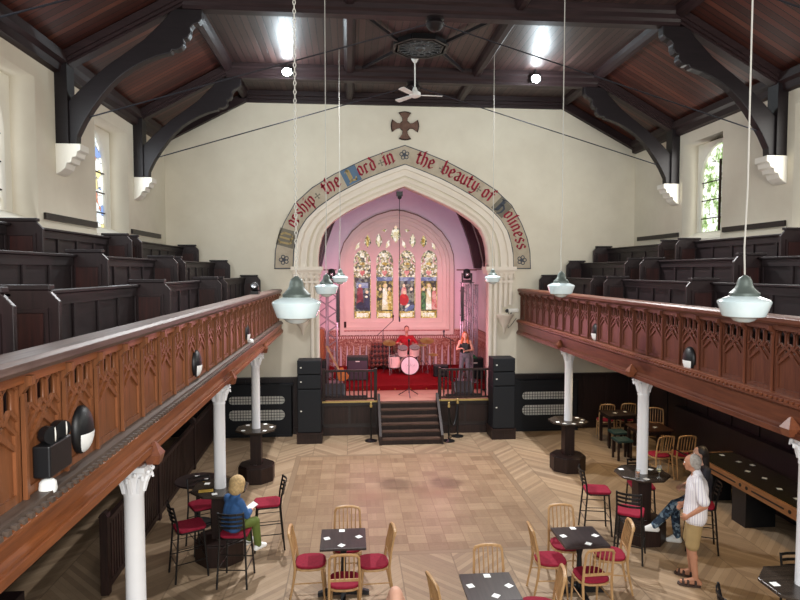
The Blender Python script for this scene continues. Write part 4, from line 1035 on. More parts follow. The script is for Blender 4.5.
# ================================================================ band gear
def boxtruss(x, y, z0, z1, lab):
    r = thing('lighting_truss', lab, 'lighting truss', (x, y, z0)); w = .145; h = z1-z0
    for sx in (-1, 1):
        for sy in (-1, 1): b = MB(); b.tube([(sx*w, sy*w, .02), (sx*w, sy*w, h)], .024, 8); b.build('chord', M['alu'], r, smooth=True)
    n = int(h/.2)
    for k in range(n):
        za, zb = .02+(h-.02)*k/n, .02+(h-.02)*(k+1)/n
        b = MB(); q = 1 if k % 2 else -1
        b.tube([(-q*w, -w, za), (q*w, -w, zb)], .01, 5); b.tube([(-q*w, w, za), (q*w, w, zb)], .01, 5)
        b.tube([(-w, -q*w, za), (-w, q*w, zb)], .01, 5); b.tube([(w, -q*w, za), (w, q*w, zb)], .01, 5)
        b.build('lattice', M['alu'], r)
    b = MB(); b.box(-.3, -.3, 0, .3, .3, .02); b.build('base_plate', M['alu'], r)
    b = MB(); b.box(-.18, -.18, h, .18, .18, h+.015); b.build('top_plate', M['black'], r)
boxtruss(-2.0, 17.1, .993, 3.85, 'silver box truss tower in front, left side of the stage')
boxtruss(1.88, 17.1, .993, 3.85, 'silver box truss tower in front, right side of the stage')
boxtruss(-2.3, 18.4, .992, 3.75, 'silver box truss tower at the back left of the stage')
boxtruss(2.25, 18.2, .992, 3.75, 'silver box truss tower at the back right of the stage')
for x, w in ((-2.0, 'left'), (1.88, 'right')):
    r = thing('moving_head_light', 'black moving head stage light on top of the %s front truss' % w, 'stage light', (x, 17.1, 3.866))
    b = MB(); b.box(-.13, -.12, 0, .13, .12, .07); b.build('base', M['black'], r, bevel=.01)
    b = MB(); b.box(-.15, -.04, .06, -.11, .04, .26); b.box(.11, -.04, .06, .15, .04, .26); b.build('yoke', M['black'], r)
    b = MB(); b.T = Matrix.Translation((0, 0, .22)) @ Matrix.Rotation(-.3, 4, 'X'); b.lathe([(.06, -.12), (.1, -.1), (.105, .04), (.1, .12), (.07, .15)], 16); b.build('head', M['black'], r, smooth=True)
    b = MB(); b.ball((0, -.1, .22), (.05, .02, .05), 8); b.build('lens', M['chrome'], r, smooth=True)
    xx = x+.18*(1 if x < 0 else -1)
    b = MB(); b.box(xx-.04, 16.8, 2.75, xx+.04, 16.87, 3.75); b.box(xx-.05, 16.87, 3.6, xx+.05, 16.95, 3.64); b.box(xx-.05, 16.87, 2.9, xx+.05, 16.95, 2.94)
    tag(b.build('led_bar', M['black']), 'black vertical light bar clamped to the %s front truss' % w, 'stage light')

# drum kit
M['drum'] = plain('drum_wrap', '#e3cfc4', .35, .5); M['skinw'] = plain('drum_head', '#efe9ea', .5); M['cym'] = plain('cymbal', '#b59a58', .3, .5, .8)
dk = thing('drum_kit', 'pale drum kit with chrome stands on the red platform', 'drum kit', (.3, 18.4, .992))
b = MB(); b.T = Matrix.Translation((.04, 0, .29)) @ Matrix.Rotation(PI/2, 4, 'X'); b.lathe([(.28, -.2), (.29, -.2), (.29, .2), (.28, .2)], 32); k = b.build('bass_drum', M['drum'], dk, smooth=True)
b = MB(); b.T = Matrix.Translation((.04, -.205, .29)) @ Matrix.Rotation(PI/2, 4, 'X'); b.lathe([(.27, -.01), (.27, .01)], 32); b.build('drum_head', M['skinw'], k)
b = MB(); b.tube([(.04+.285*math.cos(q*PI/12), -.2, .29+.285*math.sin(q*PI/12)) for q in range(24)], .014, 6, cyc=True); b.build('hoop', M['black'], k, smooth=True)
b = MB(); 
for q in range(7): b.bar((-.1+q*.045, -.222, .29-.02*(q % 2)), (-.07+q*.045, -.222, .36-.03*(q % 3)), .008, .004)
b.build('drum_logo', M['black'], k)
for nm, c_, r_, h_, til in (('rack_tom', (-.17, -.02, .72), .15, .24, .45), ('rack_tom', (.2, -.02, .72), .155, .26, .4), ('floor_tom', (-.42, .12, .38), .19, .36, 0), ('snare_drum', (-.2, .42, .55), .17, .14, 0)):
    b = MB(); b.T = Matrix.Translation(c_) @ Matrix.Rotation(til, 4, 'X'); b.lathe([(r_, -h_/2), (r_, h_/2)], 24); d_ = b.build(nm, M['drum'], dk, smooth=True)
    b = MB(); b.T = Matrix.Translation(c_) @ Matrix.Rotation(til, 4, 'X'); b.lathe([(r_*.98, h_/2), (r_*.98, h_/2+.008)], 24); b.build('drum_head', M['skinw'], d_)
    for zz in (-h_/2, h_/2):
        b = MB(); b.T = Matrix.Translation(c_) @ Matrix.Rotation(til, 4, 'X'); b.lathe([(r_*1.05, zz-.012), (r_*1.05, zz+.012)], 24); b.build('hoop', M['chrome'], d_, smooth=True)
b = MB()
for a in range(3): b.tube([(-.42+.17*math.cos(a*2.1), .12+.17*math.sin(a*2.1), 0.01), (-.42+.19*math.cos(a*2.1), .12+.19*math.sin(a*2.1), .5)], .009, 6)
b.build('tom_legs', M['chrome'], dk)
def cymstand(x, y, h, r_, tilt, nm='cymbal'):
    b = MB(); b.tube([(x, y, .3), (x, y, h)], .011, 6)
    for a in range(3): b.tube([(x, y, .38), (x+.27*math.cos(a*2.1+.5), y+.27*math.sin(a*2.1+.5), .012)], .009, 6)
    s_ = b.build('cymbal_stand', M['chrome'], dk)
    b = MB(); b.T = Matrix.Translation((x, y, h)) @ Matrix.Rotation(tilt, 4, 'X'); b.lathe([(.02, .03), (.04, .01), (r_, -.01), (r_, -.012), (.04, 0), (.01, .01)], 24); b.build(nm, M['cym'], s_, smooth=True)
cymstand(-.58, .0, .98, .2, .35); cymstand(.62, .2, 1.02, .22, .35); cymstand(.48, .42, .85, .17, .1); cymstand(.78, -.1, .62, .15, .2)
b = MB(); b.lathe([(.16, .42), (.17, .46), (.15, .5)], 16, (.04, .95, 0)); b.tube([(.04, .95, .1), (.04, .95, .42)], .02, 6)
for a in range(3): b.tube([(.04, .95, .2), (.04+.22*math.cos(a*2.1), .95+.22*math.sin(a*2.1), .01)], .012, 6)
tag(b.build('drum_throne', M['black'], smooth=True, loc=(.3, 18.4, .992)), 'round black stool the drummer sits on', 'stool')

# tufted sofa back
t = NT('tufted_leather'); v, x, y, z = t.pos()
p_ = t.M('DIVIDE', t.M('ADD', x, z), .16); q_ = t.M('DIVIDE', t.M('SUBTRACT', x, z), .16)
aa = t.M('ABSOLUTE', t.M('SUBTRACT', t.M('FRACT', p_), .5)); bb = t.M('ABSOLUTE', t.M('SUBTRACT', t.M('FRACT', q_), .5))
hgt = t.M('SUBTRACT', 1, t.M('MAXIMUM', aa, bb))
ck = t.M('MODULO', t.M('ABSOLUTE', t.M('ADD', t.M('FLOOR', p_), t.M('FLOOR', q_))), 2)
M['tuft'] = t.out(t.mix(ck, lin('#7a4638'), lin('#2c1614')), .35, .5, 0, hgt, 1, .03)
sf = thing('sofa', 'brown and black diamond tufted leather sofa behind the drum kit', 'sofa', (-.42, 19.6, .992)); sf.scale = (.78, 1, .97)
b = MB(); b.box(-.46, .1, .0, .46, .3, .84); b.build('backrest', M['tuft'], sf, bevel=.04)
b = MB(); b.box(-.46, -.35, .1, .46, .1, .42); b.build('seat', M['tuft'], sf, bevel=.04)
for sx in (-1, 1): b = MB(); b.box(sx*.46-.07, -.35, .0, sx*.46+.07, .3, .56); b.build('armrest', M['tuft'], sf, bevel=.04)

def amp(name, lab, x, y, z, w, d, h, m, rz=0, knobs=True):
    r = thing(name, lab, 'amplifier', (x, y, z), rz)
    b = MB(); b.box(-w/2, -d/2, 0, w/2, d/2, h); b.build('cabinet', M['black'], r, bevel=.015)
    b = MB(); b.box(-w/2+.03, -d/2-.01, .03, w/2-.03, -d/2, h-.12 if knobs else h-.03); b.build('grille_cloth', m, r)
    if knobs:
        b = MB(); b.box(-w/2+.03, -d/2-.012, h-.1, w/2-.03, -d/2, h-.03); b.build('control_panel', M['metal'], r)
    b = MB(); b.cb((0, -d/2-.014, h-.14), (.12, .01, .03)); b.build('badge', M['cream'], r)
cl = plain('grille_cloth', '#4a3f4a', .9, scale=60)
amp('guitar_amplifier', 'wide dark speaker cabinet between the guitar and the sofa', -1.27, 17.6, .992, .62, .35, .7, cl)
amp('guitar_amplifier', 'black amplifier lower of two beside the left front truss', -2.35, 16.75, .992, .42, .3, .42, M['grille'])
amp('guitar_amplifier', 'black amplifier upper of two beside the left front truss', -2.35, 16.75, 1.413, .38, .28, .3, M['grille'])
amp('guitar_amplifier', 'black amplifier behind the singer on the right', 2.2, 17.55, .992, .5, .35, .62, M['grille'])
b = MB(); b.box(-.2, -.16, 0, .2, .16, .02); b.ball((0, 0, .05), (.18, .13, .06), 10)
tag(b.build('jacket', plain('green_cloth', '#1f7a4a', .8), loc=(2.05, 17.5, 1.613)), 'green folded cloth lying on the black amplifier', 'cloth')
# upright wooden case at left
uc = thing('upright_piano', 'orange-brown wooden case standing against the left chancel wall', 'cabinet', (-2.42, 17.45, .992))
b = MB(); b.prism([(-.2, 0), (.2, 0), (.2, 1.5), (.08, 1.56), (-.08, 1.3), (-.2, 1.1)], -.28, .28, 'XZ'); b.build('case', wood('orange_case', '#9a4d2c', '#bd6c3e', 2, .35), uc, bevel=.01)
b = MB(); b.box(-.21, -.3, 0, -.17, .3, 1.12); b.build('edge', M['black'], uc)
# electric guitar on a stand
gt = thing('guitar', 'sunburst orange guitar leaning on its stand beside the speaker cabinet', 'guitar', (-1.78, 16.72, .992))
MT = Matrix.Translation((.05, 0, .32)) @ Matrix.Rotation(-.5, 4, 'Y') @ Matrix.Rotation(-.15, 4, 'X')
b = MB(); b.T = MT; b.prism([(-.05, -.2), (.1, -.21), (.17, -.13), (.14, -.02), (.11, .05), (.13, .14), (.06, .17), (.0, .12), (-.06, .17), (-.12, .14), (-.1, .05), (-.14, -.04), (-.16, -.14)], -.025, .025, 'XZ'); b.build('body', wood('sunburst', '#a9501f', '#d98a3c', 2, .2), gt, bevel=.01)
b = MB(); b.T = MT; b.box(-.025, -.035, .1, .025, -.015, .72); b.prism([(-.035, .72), (.035, .72), (.05, .88), (-.02, .9)], -.035, -.015, 'XZ'); b.build('neck', M['beech'], gt)
b = MB(); b.tube([(-.12, -.05, 0.01), (0, 0, .3), (.14, -.05, .01)], .01, 6); b.tube([(0, .12, .01), (0, 0, .3)], .01, 6); b.build('stand', M['metal'], gt)
# gothic finial post / chair back at right
b = MB(); b.box(-.13, -.1, 0, .13, .1, .75); b.prism([(-.13, .75), (.13, .75), (.06, .9), (.09, .95), (.03, 1.1), (0, 1.3), (-.03, 1.1), (-.09, .95), (-.06, .9)], -.04, .04, 'XZ')
tag(b.build('carved_bench_end', M['base'], loc=(2.62, 17.2, .862), bevel=.008), 'dark carved bench end with a pointed finial at the right of the stage', 'bench end')
# small round monitor
r = thing('round_monitor', 'round-fronted black speaker on the red platform between drums and singer', 'loudspeaker', (1.25, 17.9, .992))
b = MB(); b.box(-.22, -.12, 0, .22, .15, .36); b.build('cabinet', M['black'], r, bevel=.03)
b = MB(); b.T = Matrix.Translation((0, -.125, .18)) @ Matrix.Rotation(PI/2, 4, 'X'); b.lathe([(.15, 0), (.14, .02), (.05, -.01), (.04, .01), (.01, .02)], 20); b.build('cone', M['grille'], r, smooth=True)
def micstand(x, y, z, h, lab, boom=None, rz=0):
    r = thing('microphone_stand', lab, 'microphone stand', (x, y, z), rz)
    b = MB(); b.tube([(0, 0, .08), (0, 0, h)], .012, 6); b.build('pole', M['metal'], r, smooth=True)
    for a in range(3): b = MB(); b.tube([(0, 0, .2), (.3*math.cos(a*2.094+.52), .3*math.sin(a*2.094+.52), .012)], .011, 6); b.build('leg', M['metal'], r)
    if boom: b = MB(); b.tube([(-boom[0]*.55, 0, h-boom[1]*.55), (boom[0], 0, h+boom[1])], .01, 6); b.build('boom_arm', M['metal'], r); tip = (boom[0], 0, h+boom[1])
    else: tip = (0, 0, h)
    b = MB(); b.T = Matrix.Translation(tip); b.lathe([(.01, -.02), (.016, .02), (.018, .1), (.03, .12), (.032, .15), (.015, .18)], 10); b.build('microphone', M['black'], r, smooth=True)
micstand(.07, 15.75, .862, 1.35, 'black straight microphone stand at the top of the steps')
micstand(-.44, 19.0, .992, 1.32, 'black boom microphone stand in front of the sofa', (.32, .3))
micstand(1.36, 16.75, .992, 1.25, 'black microphone stand beside the singer', (-.2, .1))

# ================================================================ pendants
def pendant(x, y, k, zc, lab, chain=False):
    r = thing('pendant_lamp', lab, 'pendant lamp', (x, y, zc))
    b = MB(); b.lathe([(.002, -.125), (.05, -.12), (.09, -.105), (.115, -.085), (.14, -.078), (.178, -.07), (.188, -.055), (.226, .045), (.228, .058), (.215, .072), (.17, .092), (.12, .112), (.05, .122)], 40)
    for v_ in b.bm.verts: v_.co = (v_.co.x*k, v_.co.y*k, (v_.co.z if v_.co.z > 0 else v_.co.z*1.15)*k)
    b.build('glass_shade', M['shade'], r, smooth=True)
    b = MB(); b.lathe([(.128, .1), (.13, .135), (.115, .148), (.1, .165), (.08, .185), (.068, .215), (.062, .25), (.05, .275), (.022, .295), (.008, .305)], 28)
    for v_ in b.bm.verts: v_.co *= k
    b.build('gallery_cap', M['gal'], r, smooth=True)
    H = (8.62-zc)
    b = MB(); 
    if chain:
        b.tube([(.018*math.cos(q*PI/4), 0, .3+.018*math.sin(q*PI/4)) for q in range(8)], .006, 5, cyc=True)
        z_ = .32; i = 0
        while z_ < H-.04:
            pts = [((.012*math.cos(q*PI/3) if i % 2 else 0), (0 if i % 2 else .012*math.cos(q*PI/3)), z_+.022+.024*math.sin(q*PI/3)) for q in range(6)]
            b.tube(pts, .0045, 4, cyc=True); z_ += .04; i += 1
    else:
        b.tube([(0, 0, .28*k), (-.012, 0, .55), (.004, 0, 1.1), (0, 0, 2.5), (0, 0, H)], .008 if k > .9 else .006, 6)
    b.build('chain' if chain else 'cord', M['cord'], r)
pendant(-1.975, 5.62, 1.0, 3.845, 'large milky glass pendant on a chain above the left balustrade', True)
pendant(2.18, 5.3, 1.0, 3.855, 'large milky glass pendant in front of the right balustrade, largest on the right')
pendant(-1.85, 9.5, .82, 3.9, 'middle milky glass pendant in front of the left truss')
pendant(1.92, 9.45, .95, 3.9, 'middle milky glass pendant before the far end of the right balustrade')
pendant(-1.68, 12.3, .72, 4.02, 'smallest milky glass pendant on the left, beside the great window')
pendant(1.48, 12.3, .72, 4.02, 'smallest milky glass pendant on the right, beside the chancel arch')

# ================================================================ fittings on the balustrades
def bulkhead(s, y, z, lab):
    xf = -3.33+.02 if s < 0 else 3.02-.02
    r = thing('bulkhead_light', lab, 'wall light', (xf, y, z))
    b = MB(); b.ball((0, 0, 0), (.07, .13, .165), 28)
    b.build('housing', M['black'], r, smooth=True)
    b = MB(); b.ball((-s*.006, 0, -.004), (.071, .12, .156), 28)
    bmesh.ops.bisect_plane(b.bm, geom=b.bm.verts[:]+b.bm.edges[:]+b.bm.faces[:], plane_co=(0, 0, -.015), plane_no=(0, 0, 1), clear_outer=True)
    bmesh.ops.bisect_plane(b.bm, geom=b.bm.verts[:]+b.bm.edges[:]+b.bm.faces[:], plane_co=(-s*.01, 0, 0), plane_no=(s, 0, 0), clear_outer=True)
    b.build('diffuser', M['coaster'], r, smooth=True)
bulkhead(-1, 4.2, 3.12, 'black and white oval light on the left balustrade, beside the twin spotlight')
bulkhead(-1, 7.24, 3.1, 'black and white oval light in the middle of the left balustrade')
bulkhead(-1, 10.7, 3.1, 'black and white oval light near the far end of the left balustrade')
bulkhead(1, 7.55, 3.03, 'nearer black and white oval light on the right balustrade')
bulkhead(1, 10.6, 3.07, 'farther black and white oval light on the right balustrade')
em = thing('emergency_light', 'black box emergency light with two round spotlights on the left balustrade', 'emergency light', (-3.31, 3.73, 2.99))
b = MB(); b.box(-.01, -.14, 0, .09, .14, .19); b.build('battery_box', M['black'], em, bevel=.01)
for dy in (-.065, .075):
    b = MB(); b.T = Matrix.Translation((.05, dy, .24)) @ Matrix.Rotation(-.45, 4, 'Z') @ Matrix.Rotation(PI/2, 4, 'Y'); b.lathe([(.03, -.05), (.05, -.03), (.053, .03)], 18); h_ = b.build('spot_head', M['black'], em, smooth=True)
    b = MB(); b.T = Matrix.Translation((.05, dy, .24)) @ Matrix.Rotation(.5, 4, 'Z') @ Matrix.Rotation(PI/2, 4, 'Y'); b.lathe([(.045, .03), (.045, .036), (.01, .04)], 18); b.build('spot_lens', M['cream'], h_, smooth=True)
for y, lab in ((3.62, 'small white round sensor on the ledge below the twin spotlight'), (10.85, 'small white round sensor on the ledge near the far oval light')):
    b = MB(); b.lathe([(.045, 0), (.05, .02), (.045, .06), (.03, .075), (.01, .08)], 16); tag(b.build('sensor', M['coaster'], smooth=True, loc=(-3.25, y, 2.903)), lab, 'sensor')
def headlamp(x, y, z, lab):
    r = thing('spotlight', lab, 'spotlight', (x, y, z))
    b = MB(); b.cb((0, 0, .03), (.16, .2, .06)); b.build('base', M['black'], r)
    b = MB(); b.T = Matrix.Translation((0, 0, .13)) @ Matrix.Rotation(1.2, 4, 'X'); b.lathe([(.05, -.12), (.075, -.08), (.08, .1), (.06, .12)], 14); b.build('barrel', M['black'], r, smooth=True)
    b = MB(); b.T = Matrix.Translation((0, -.02, .13)) @ Matrix.Rotation(1.2, 4, 'X'); b.lathe([(.05, .12), (.01, .13)], 14); b.build('lens', M['chrome'], r)
headlamp(-3.36, 12.1, 3.732, 'black spotlight standing on the far end of the left balustrade rail')
headlamp(3.05, 12.4, 3.732, 'black spotlight standing on the right rail behind the middle pendant')
cc_ = thing('wall_microphone', 'small white device on a bracket on the end wall beside the right balustrade', 'wall device', (2.72, YE, 3.05))
b = MB(); b.box(-.1, -.2, .06, .16, -.05, .16); b.build('device_body', M['cream'], cc_, bevel=.02)
b = MB(); b.tube([(0, 0, .0), (0, -.12, .1)], .015, 6); b.build('bracket', M['metal'], cc_)
b = MB(); b.ball((-.13, -.13, .1), (.05, .04, .05), 8); b.build('lens', M['black'], cc_, smooth=True)
b = MB(); b.tube([(-.08, -.1, .06), (-.09, -.06, -.2), (-.07, -.03, -.36), (0, -.02, -.3), (.15, -.02, -.1)], .008, 5); b.build('cable', M['metal'], cc_)
b = MB(); b.box(-.03, -.14, -.02, .12, -.02, .05); b.tube([(-.0, -.08, -.0), (.05, -.08, -.09), (.2, -.08, -.06)], .012, 6)
tag(b.build('wall_camera', M['cream'], loc=(-3.02, YE, 2.98)), 'small white camera on the end wall under the large left pendant', 'camera')

# ================================================================ octagonal column tables
def coltable(x, y, lab, mt=None, rot=0):
    r = thing('octagonal_table', lab, 'table', (x, y, 0), rot)
    b = MB(); b.ring(8, .415, .088, 1.01, 1.045); b.build('tabletop', mt or M['oct'], r, bevel=.006)
    b = MB(); b.ring(4, .15, .086, .32, 1.01); b.build('pedestal', M['base'], r)
    b = MB(); b.ring(8, .37, .12, 0, .305); b.ring(8, .35, .12, .305, .325); b.build('plinth', M['base'], r, bevel=.01)
TL = ((LCOL[1], 'octagonal table around the left column where the child sits'), (LCOL[2], 'octagonal table around the far left column, before the radiator'))
TRr = ((RCOL[0], 'octagonal table around the nearest right column, at the picture edge'), (RCOL[1], 'octagonal table with glasses around the right column beside the man'), (RCOL[2], 'octagonal table around the far right column, empty of stools'))
for (c_, lab) in TL+TRr: coltable(c_[0], c_[1], lab)
def mats(pts, z, lab, grp, rz=0):
    m0 = None
    for i, (x, y) in enumerate(pts):
        if m0 is None:
            b = MB(); b.box(-.037, -.037, 0, .037, .037, .003); m0 = b.build('drinks_mat', M['coaster']); tag(m0, lab, 'drinks mat', grp); o = m0
        else: o = m0.copy(); COL.objects.link(o)
        o.location = (x, y, z+.001); o.rotation_euler = (0, 0, rz+i*.3)
def around(c_, offs): return [(c_[0]+a, c_[1]+b_) for a, b_ in offs]
mats(around(RCOL[2], [(-.28, -.15), (-.18, -.28), (.0, -.32), (.2, -.22), (.3, -.03), (.26, .17)]), 1.045, 'white drinks mat on the far right octagonal table', 'drinks mats on the far right octagonal table')
mats(around(LCOL[2], [(-.22, -.2), (-.2, .22), (.14, .28), (.3, .04), (.2, -.24)]), 1.045, 'white drinks mat on the far left octagonal table', 'drinks mats on the far left octagonal table')
mats(around(RCOL[1], [(-.26, .17), (-.08, -.3), (.2, .12)]), 1.045, 'white drinks mat on the octagonal table with the glasses', 'drinks mats beside the glasses')
mats(around(LCOL[1], [(-.22, .15), (-.02, -.28)]), 1.045, "white drinks mat on the child's octagonal table", "drinks mats on the child's table")
mats(around(RCOL[0], [(-.3, .02)]), 1.045, 'white drinks mat on the octagonal table at the right edge', 'drinks mat at the right edge')

# ================================================================ small square tables
def sqtable(x, y, lab, h=.75, w=.58, m=None):
    r = thing('square_table', lab, 'table', (x, y, 0))
    b = MB(); b.box(-w/2, -w/2, h-.035, w/2, w/2, h); b.build('tabletop', m or M['table'], r, bevel=.004)
    b = MB(); b.lathe([(.04, .08), (.05, .12), (.035, .16), (.05, .22), (.06, .26), (.035, .32), (.03, .5), (.045, .58), (.035, .64), (.06, h-.04)], 16); b.build('pedestal', M['black'], r, smooth=True)
    for a in range(4):
        b = MB(); b.T = Matrix.Rotation(a*PI/2+PI/4*0, 4, 'Z'); b.prism([(.03, .02), (.3, .0), (.33, .0), (.33, .045), (.28, .06), (.06, .12), (.03, .12)], -.03, .03, 'XZ'); b.build('foot', M['black'], r)
    return r
sqtable(-1.58, 7.62, 'small dark square table, leftmost of the three in the middle of the floor')
sqtable(1.48, 7.42, 'small dark square table nearest the standing man')
sqtable(.03, 6.3, 'small dark square table nearest the camera at the bottom of the picture')
mats([(-1.6, 7.84), (-1.79, 7.62), (-1.38, 7.64), (-1.6, 7.41)], .75, 'white drinks mat on the leftmost square table', 'drinks mats on the leftmost square table')
mats([(1.48, 7.66), (1.27, 7.44), (1.69, 7.42), (1.51, 7.2)], .75, 'white drinks mat on the square table nearest the man', 'drinks mats on the square table nearest the man')
mats([(.05, 6.52), (-.18, 6.32), (.24, 6.29), (.05, 6.1)], .75, 'white drinks mat on the square table nearest the camera', 'drinks mats on the nearest square table')

# ================================================================ gilt-framed chairs
def beechchair():
    r = thing('beech_chair', 'x', 'chair')
    w = .19
    b = MB(); pts = []
    for k in range(16): a = k*PI/8; pts.append((.205*math.copysign(abs(math.cos(a))**.7, math.cos(a)), .205*math.copysign(abs(math.sin(a))**.7, math.sin(a))))
    b.prism(pts, .415, .44); b.build('seat_frame', M['beech'], r, bevel=.006)
    b = MB(); b.prism([(p[0]*.97, p[1]*.97) for p in pts], .44, .475); 
    s_ = b.build('seat', M['red'], r, bevel=.02)
    for sx in (-1, 1):
        b = MB(); b.tube([(sx*.16, .15, .42), (sx*.165, .17, .2), (sx*.17, .185, 0)], [.018, .015, .012], 8); b.build('leg', M['beech'], r, smooth=True)
        b = MB(); b.tube([(sx*.185, -.26, 0), (sx*.18, -.2, .3), (sx*.18, -.185, .45), (sx*.178, -.21, .65), (sx*.17, -.25, .84), (sx*.15, -.262, .875)], [.013, .016, .018, .016, .015, .014], 8); b.build('leg', M['beech'], r, smooth=True)
    b = MB(); b.tube([(-.17, -.25, .84), (-.15, -.262, .878), (-.08, -.27, .893), (0, -.272, .897), (.08, -.27, .893), (.15, -.262, .878), (.17, -.25, .84)], .017, 8, flat=1.3); b.build('top_rail', M['beech'], r, smooth=True)
    b = MB(); b.bar((-.175, -.2, .56), (.175, -.2, .56), .018, .03); b.build('lower_rail', M['beech'], r)
    for k in range(5):
        x = -.11+k*.055; b = MB(); b.tube([(x, -.2, .57), (x*1.02, -.228, .72), (x*1.05, -.265, .88)], [.007, .009, .007], 6); b.build('spindle', M['beech'], r, smooth=True)
    for sx in (-1, 1): b = MB(); b.tube([(sx*.165, .165, .25), (sx*.178, -.21, .25)], .008, 6); b.build('stretcher', M['beech'], r, smooth=True)
    b = MB(); b.tube([(-.165, .17, .3), (.165, .17, .3)], .008, 6); b.build('stretcher', M['beech'], r, smooth=True)
    return r
bc = beechchair(); first = [True]
def put(proto, fl, x, y, rz, lab):
    if fl[0]: proto.location = (x, y, 0); proto.rotation_euler = (0, 0, rz); proto['label'] = lab; fl[0] = False; return proto
    return dup(proto, (x, y, 0), rz, lab)
R_ = math.radians
for x, y, a, lab in (
    (-2.0, 7.64, -90, 'beech chair with crimson seat on the left side of the leftmost square table'),
    (-1.2, 7.56, 95, 'beech chair with crimson seat on the right side of the leftmost square table'),
    (-1.56, 7.12, 0, 'beech chair with crimson seat on the near side of the leftmost square table'),
    (-1.53, 8.02, 180, 'beech chair mostly hidden behind the leftmost square table'),
    (1.1, 7.44, -94, "beech chair with crimson seat on the left side of the man's nearest square table"),
    (1.93, 7.52, 78, 'beech chair with crimson seat on the right side of the square table near the man'),
    (1.46, 7.0, 2, 'beech chair with crimson seat on the near side of the square table near the man'),
    (1.45, 7.84, 176, 'beech chair with crimson seat behind the square table near the man'),
    (.16, 6.7, 180, 'beech chair behind the square table nearest the camera'),
    (-.36, 6.32, -78, 'beech chair on the left of the square table nearest the camera'),
    (.6, 6.36, 78, 'beech chair with crimson seat right of the square table nearest the camera'),
    (4.9, 14.45, -12, 'far beech chair, left one of the pair against the end wall'),
    (5.45, 14.5, -8, 'far beech chair, right one of the pair against the end wall'),
    (5.7, 13.5, 150, 'far beech chair half hidden behind the right column'),
    (4.78, 11.6, 6, 'beech chair with red seat beyond the man, left one of two'),
    (5.26, 11.6, -3, "beech chair with red seat beyond the man's head, right one of two")):
    put(bc, first, x, y, R_(a), lab)

# ================================================================ black bar stools
def barstool():
    r = thing('bar_stool', 'x', 'bar stool')
    b = MB(); b.prism([(-.19, .18), (-.2, -.14), (-.12, -.2), (.12, -.2), (.2, -.14), (.19, .18), (.12, .21), (-.12, .21)], .745, .79); b.build('seat', M['red'], r, bevel=.018)
    b = MB(); b.prism([(-.18, .17), (-.185, -.14), (-.11, -.19), (.11, -.19), (.185, -.14), (.18, .17)], .72, .745); b.build('seat_frame', M['metal'], r)
    for sx in (-1, 1):
        b = MB(); b.tube([(sx*.165, .16, .73), (sx*.2, .21, 0)], .014, 8); b.build('leg', M['metal'], r, smooth=True)
        b = MB(); b.tube([(sx*.205, -.24, 0), (sx*.175, -.185, .73), (sx*.17, -.2, .9), (sx*.17, -.25, 1.16)], .014, 8); b.build('leg', M['metal'], r, smooth=True)
    for zz, yb in ((1.14, -.25), (1.07, -.238), (1.0, -.222), (.93, -.208)):
        b = MB()
        P_ = [(x, yb-.045*(1-(x/.17)**2), zz) for x in (-.17, -.09, 0, .09, .17)]
        for p, q in zip(P_, P_[1:]): b.bar(p, q, .012, .032)
        b.build('back_slat', M['metal'], r)
    b = MB(); k = .19
    b.tube([(k, k*1.05, .28), (-k, k*1.05, .28), (-k-.01, -.22, .28), (k+.01, -.22, .28)], .009, 6, cyc=True); b.build('foot_rail', M['metal'], r)
    b = MB(); b.tube([(.175, .17, .5), (-.175, .17, .5), (-.182, -.2, .5), (.182, -.2, .5)], .007, 6, cyc=True); b.build('brace_rail', M['metal'], r)
    return r
bs = barstool(); bs.scale = (.97, .97, .89); f2 = [True]
for x, y, a, lab in (
    (-3.71, 8.34, -62, "black bar stool with crimson seat left of the child's table"),
    (-3.7, 9.1, -150, "black bar stool with crimson seat behind the child's table"),
    (-3.03, 8.1, -5, 'black bar stool the blond child sits on'),
    (-2.74, 9.1, 100, "black bar stool with crimson seat on the right of the child's table"),
    (2.46, 9.2, -100, "black bar stool with crimson seat left of the table with glasses"),
    (2.6, 8.32, -32, 'black bar stool with crimson seat on the near side of the table with glasses'),
    (3.28, 9.35, 168, 'black bar stool with red seat behind the table with glasses'),
    (3.78, 8.5, 66, 'black bar stool the seated person behind the man is on'),
    (2.4, 5.42, -112, 'black bar stool left of the table at the right picture edge'),
    (3.45, 5.95, 170, 'black bar stool behind the table at the right picture edge')):
    put(bs, f2, x, y, R_(a), lab)

# glasses on the octagonal table
wg = thing('wine_glass', 'stemmed wine glass on the octagonal table beside the man', 'glass', (3.2, 8.64, 1.046))
gm = bpy.data.materials.new('clear_glass'); gm.use_nodes = True; g_ = gm.node_tree.nodes['Principled BSDF']; g_.inputs['Transmission Weight'].default_value = .9; g_.inputs['Roughness'].default_value = .03; g_.inputs['Base Color'].default_value = (.95, .97, .95, 1)
b = MB(); b.lathe([(.036, 0), (.034, .004), (.005, .01), (.004, .08), (.02, .09), (.036, .12), (.036, .15), (.03, .19), (.028, .19), (.033, .15), (.032, .12), (.01, .095)], 20); b.build('bowl', gm, wg, smooth=True)
b = MB(); b.lathe([(.012, .096), (.03, .118), (.031, .135), (.002, .136)], 16); b.build('wine', plain('white_wine', '#d8cf96', .1), wg, smooth=True)
tg = thing('beer_glass', 'short glass of amber beer on the octagonal table in front of the column', 'glass', (2.88, 8.68, 1.046))
b = MB(); b.lathe([(.03, 0), (.038, .12), (.036, .12), (.028, .006)], 20); b.build('tumbler', gm, tg, smooth=True)
b = MB(); b.lathe([(.026, .008), (.033, .085), (.001, .086)], 16); b.build('beer', plain('amber_beer', '#a85a18', .1), tg, smooth=True)

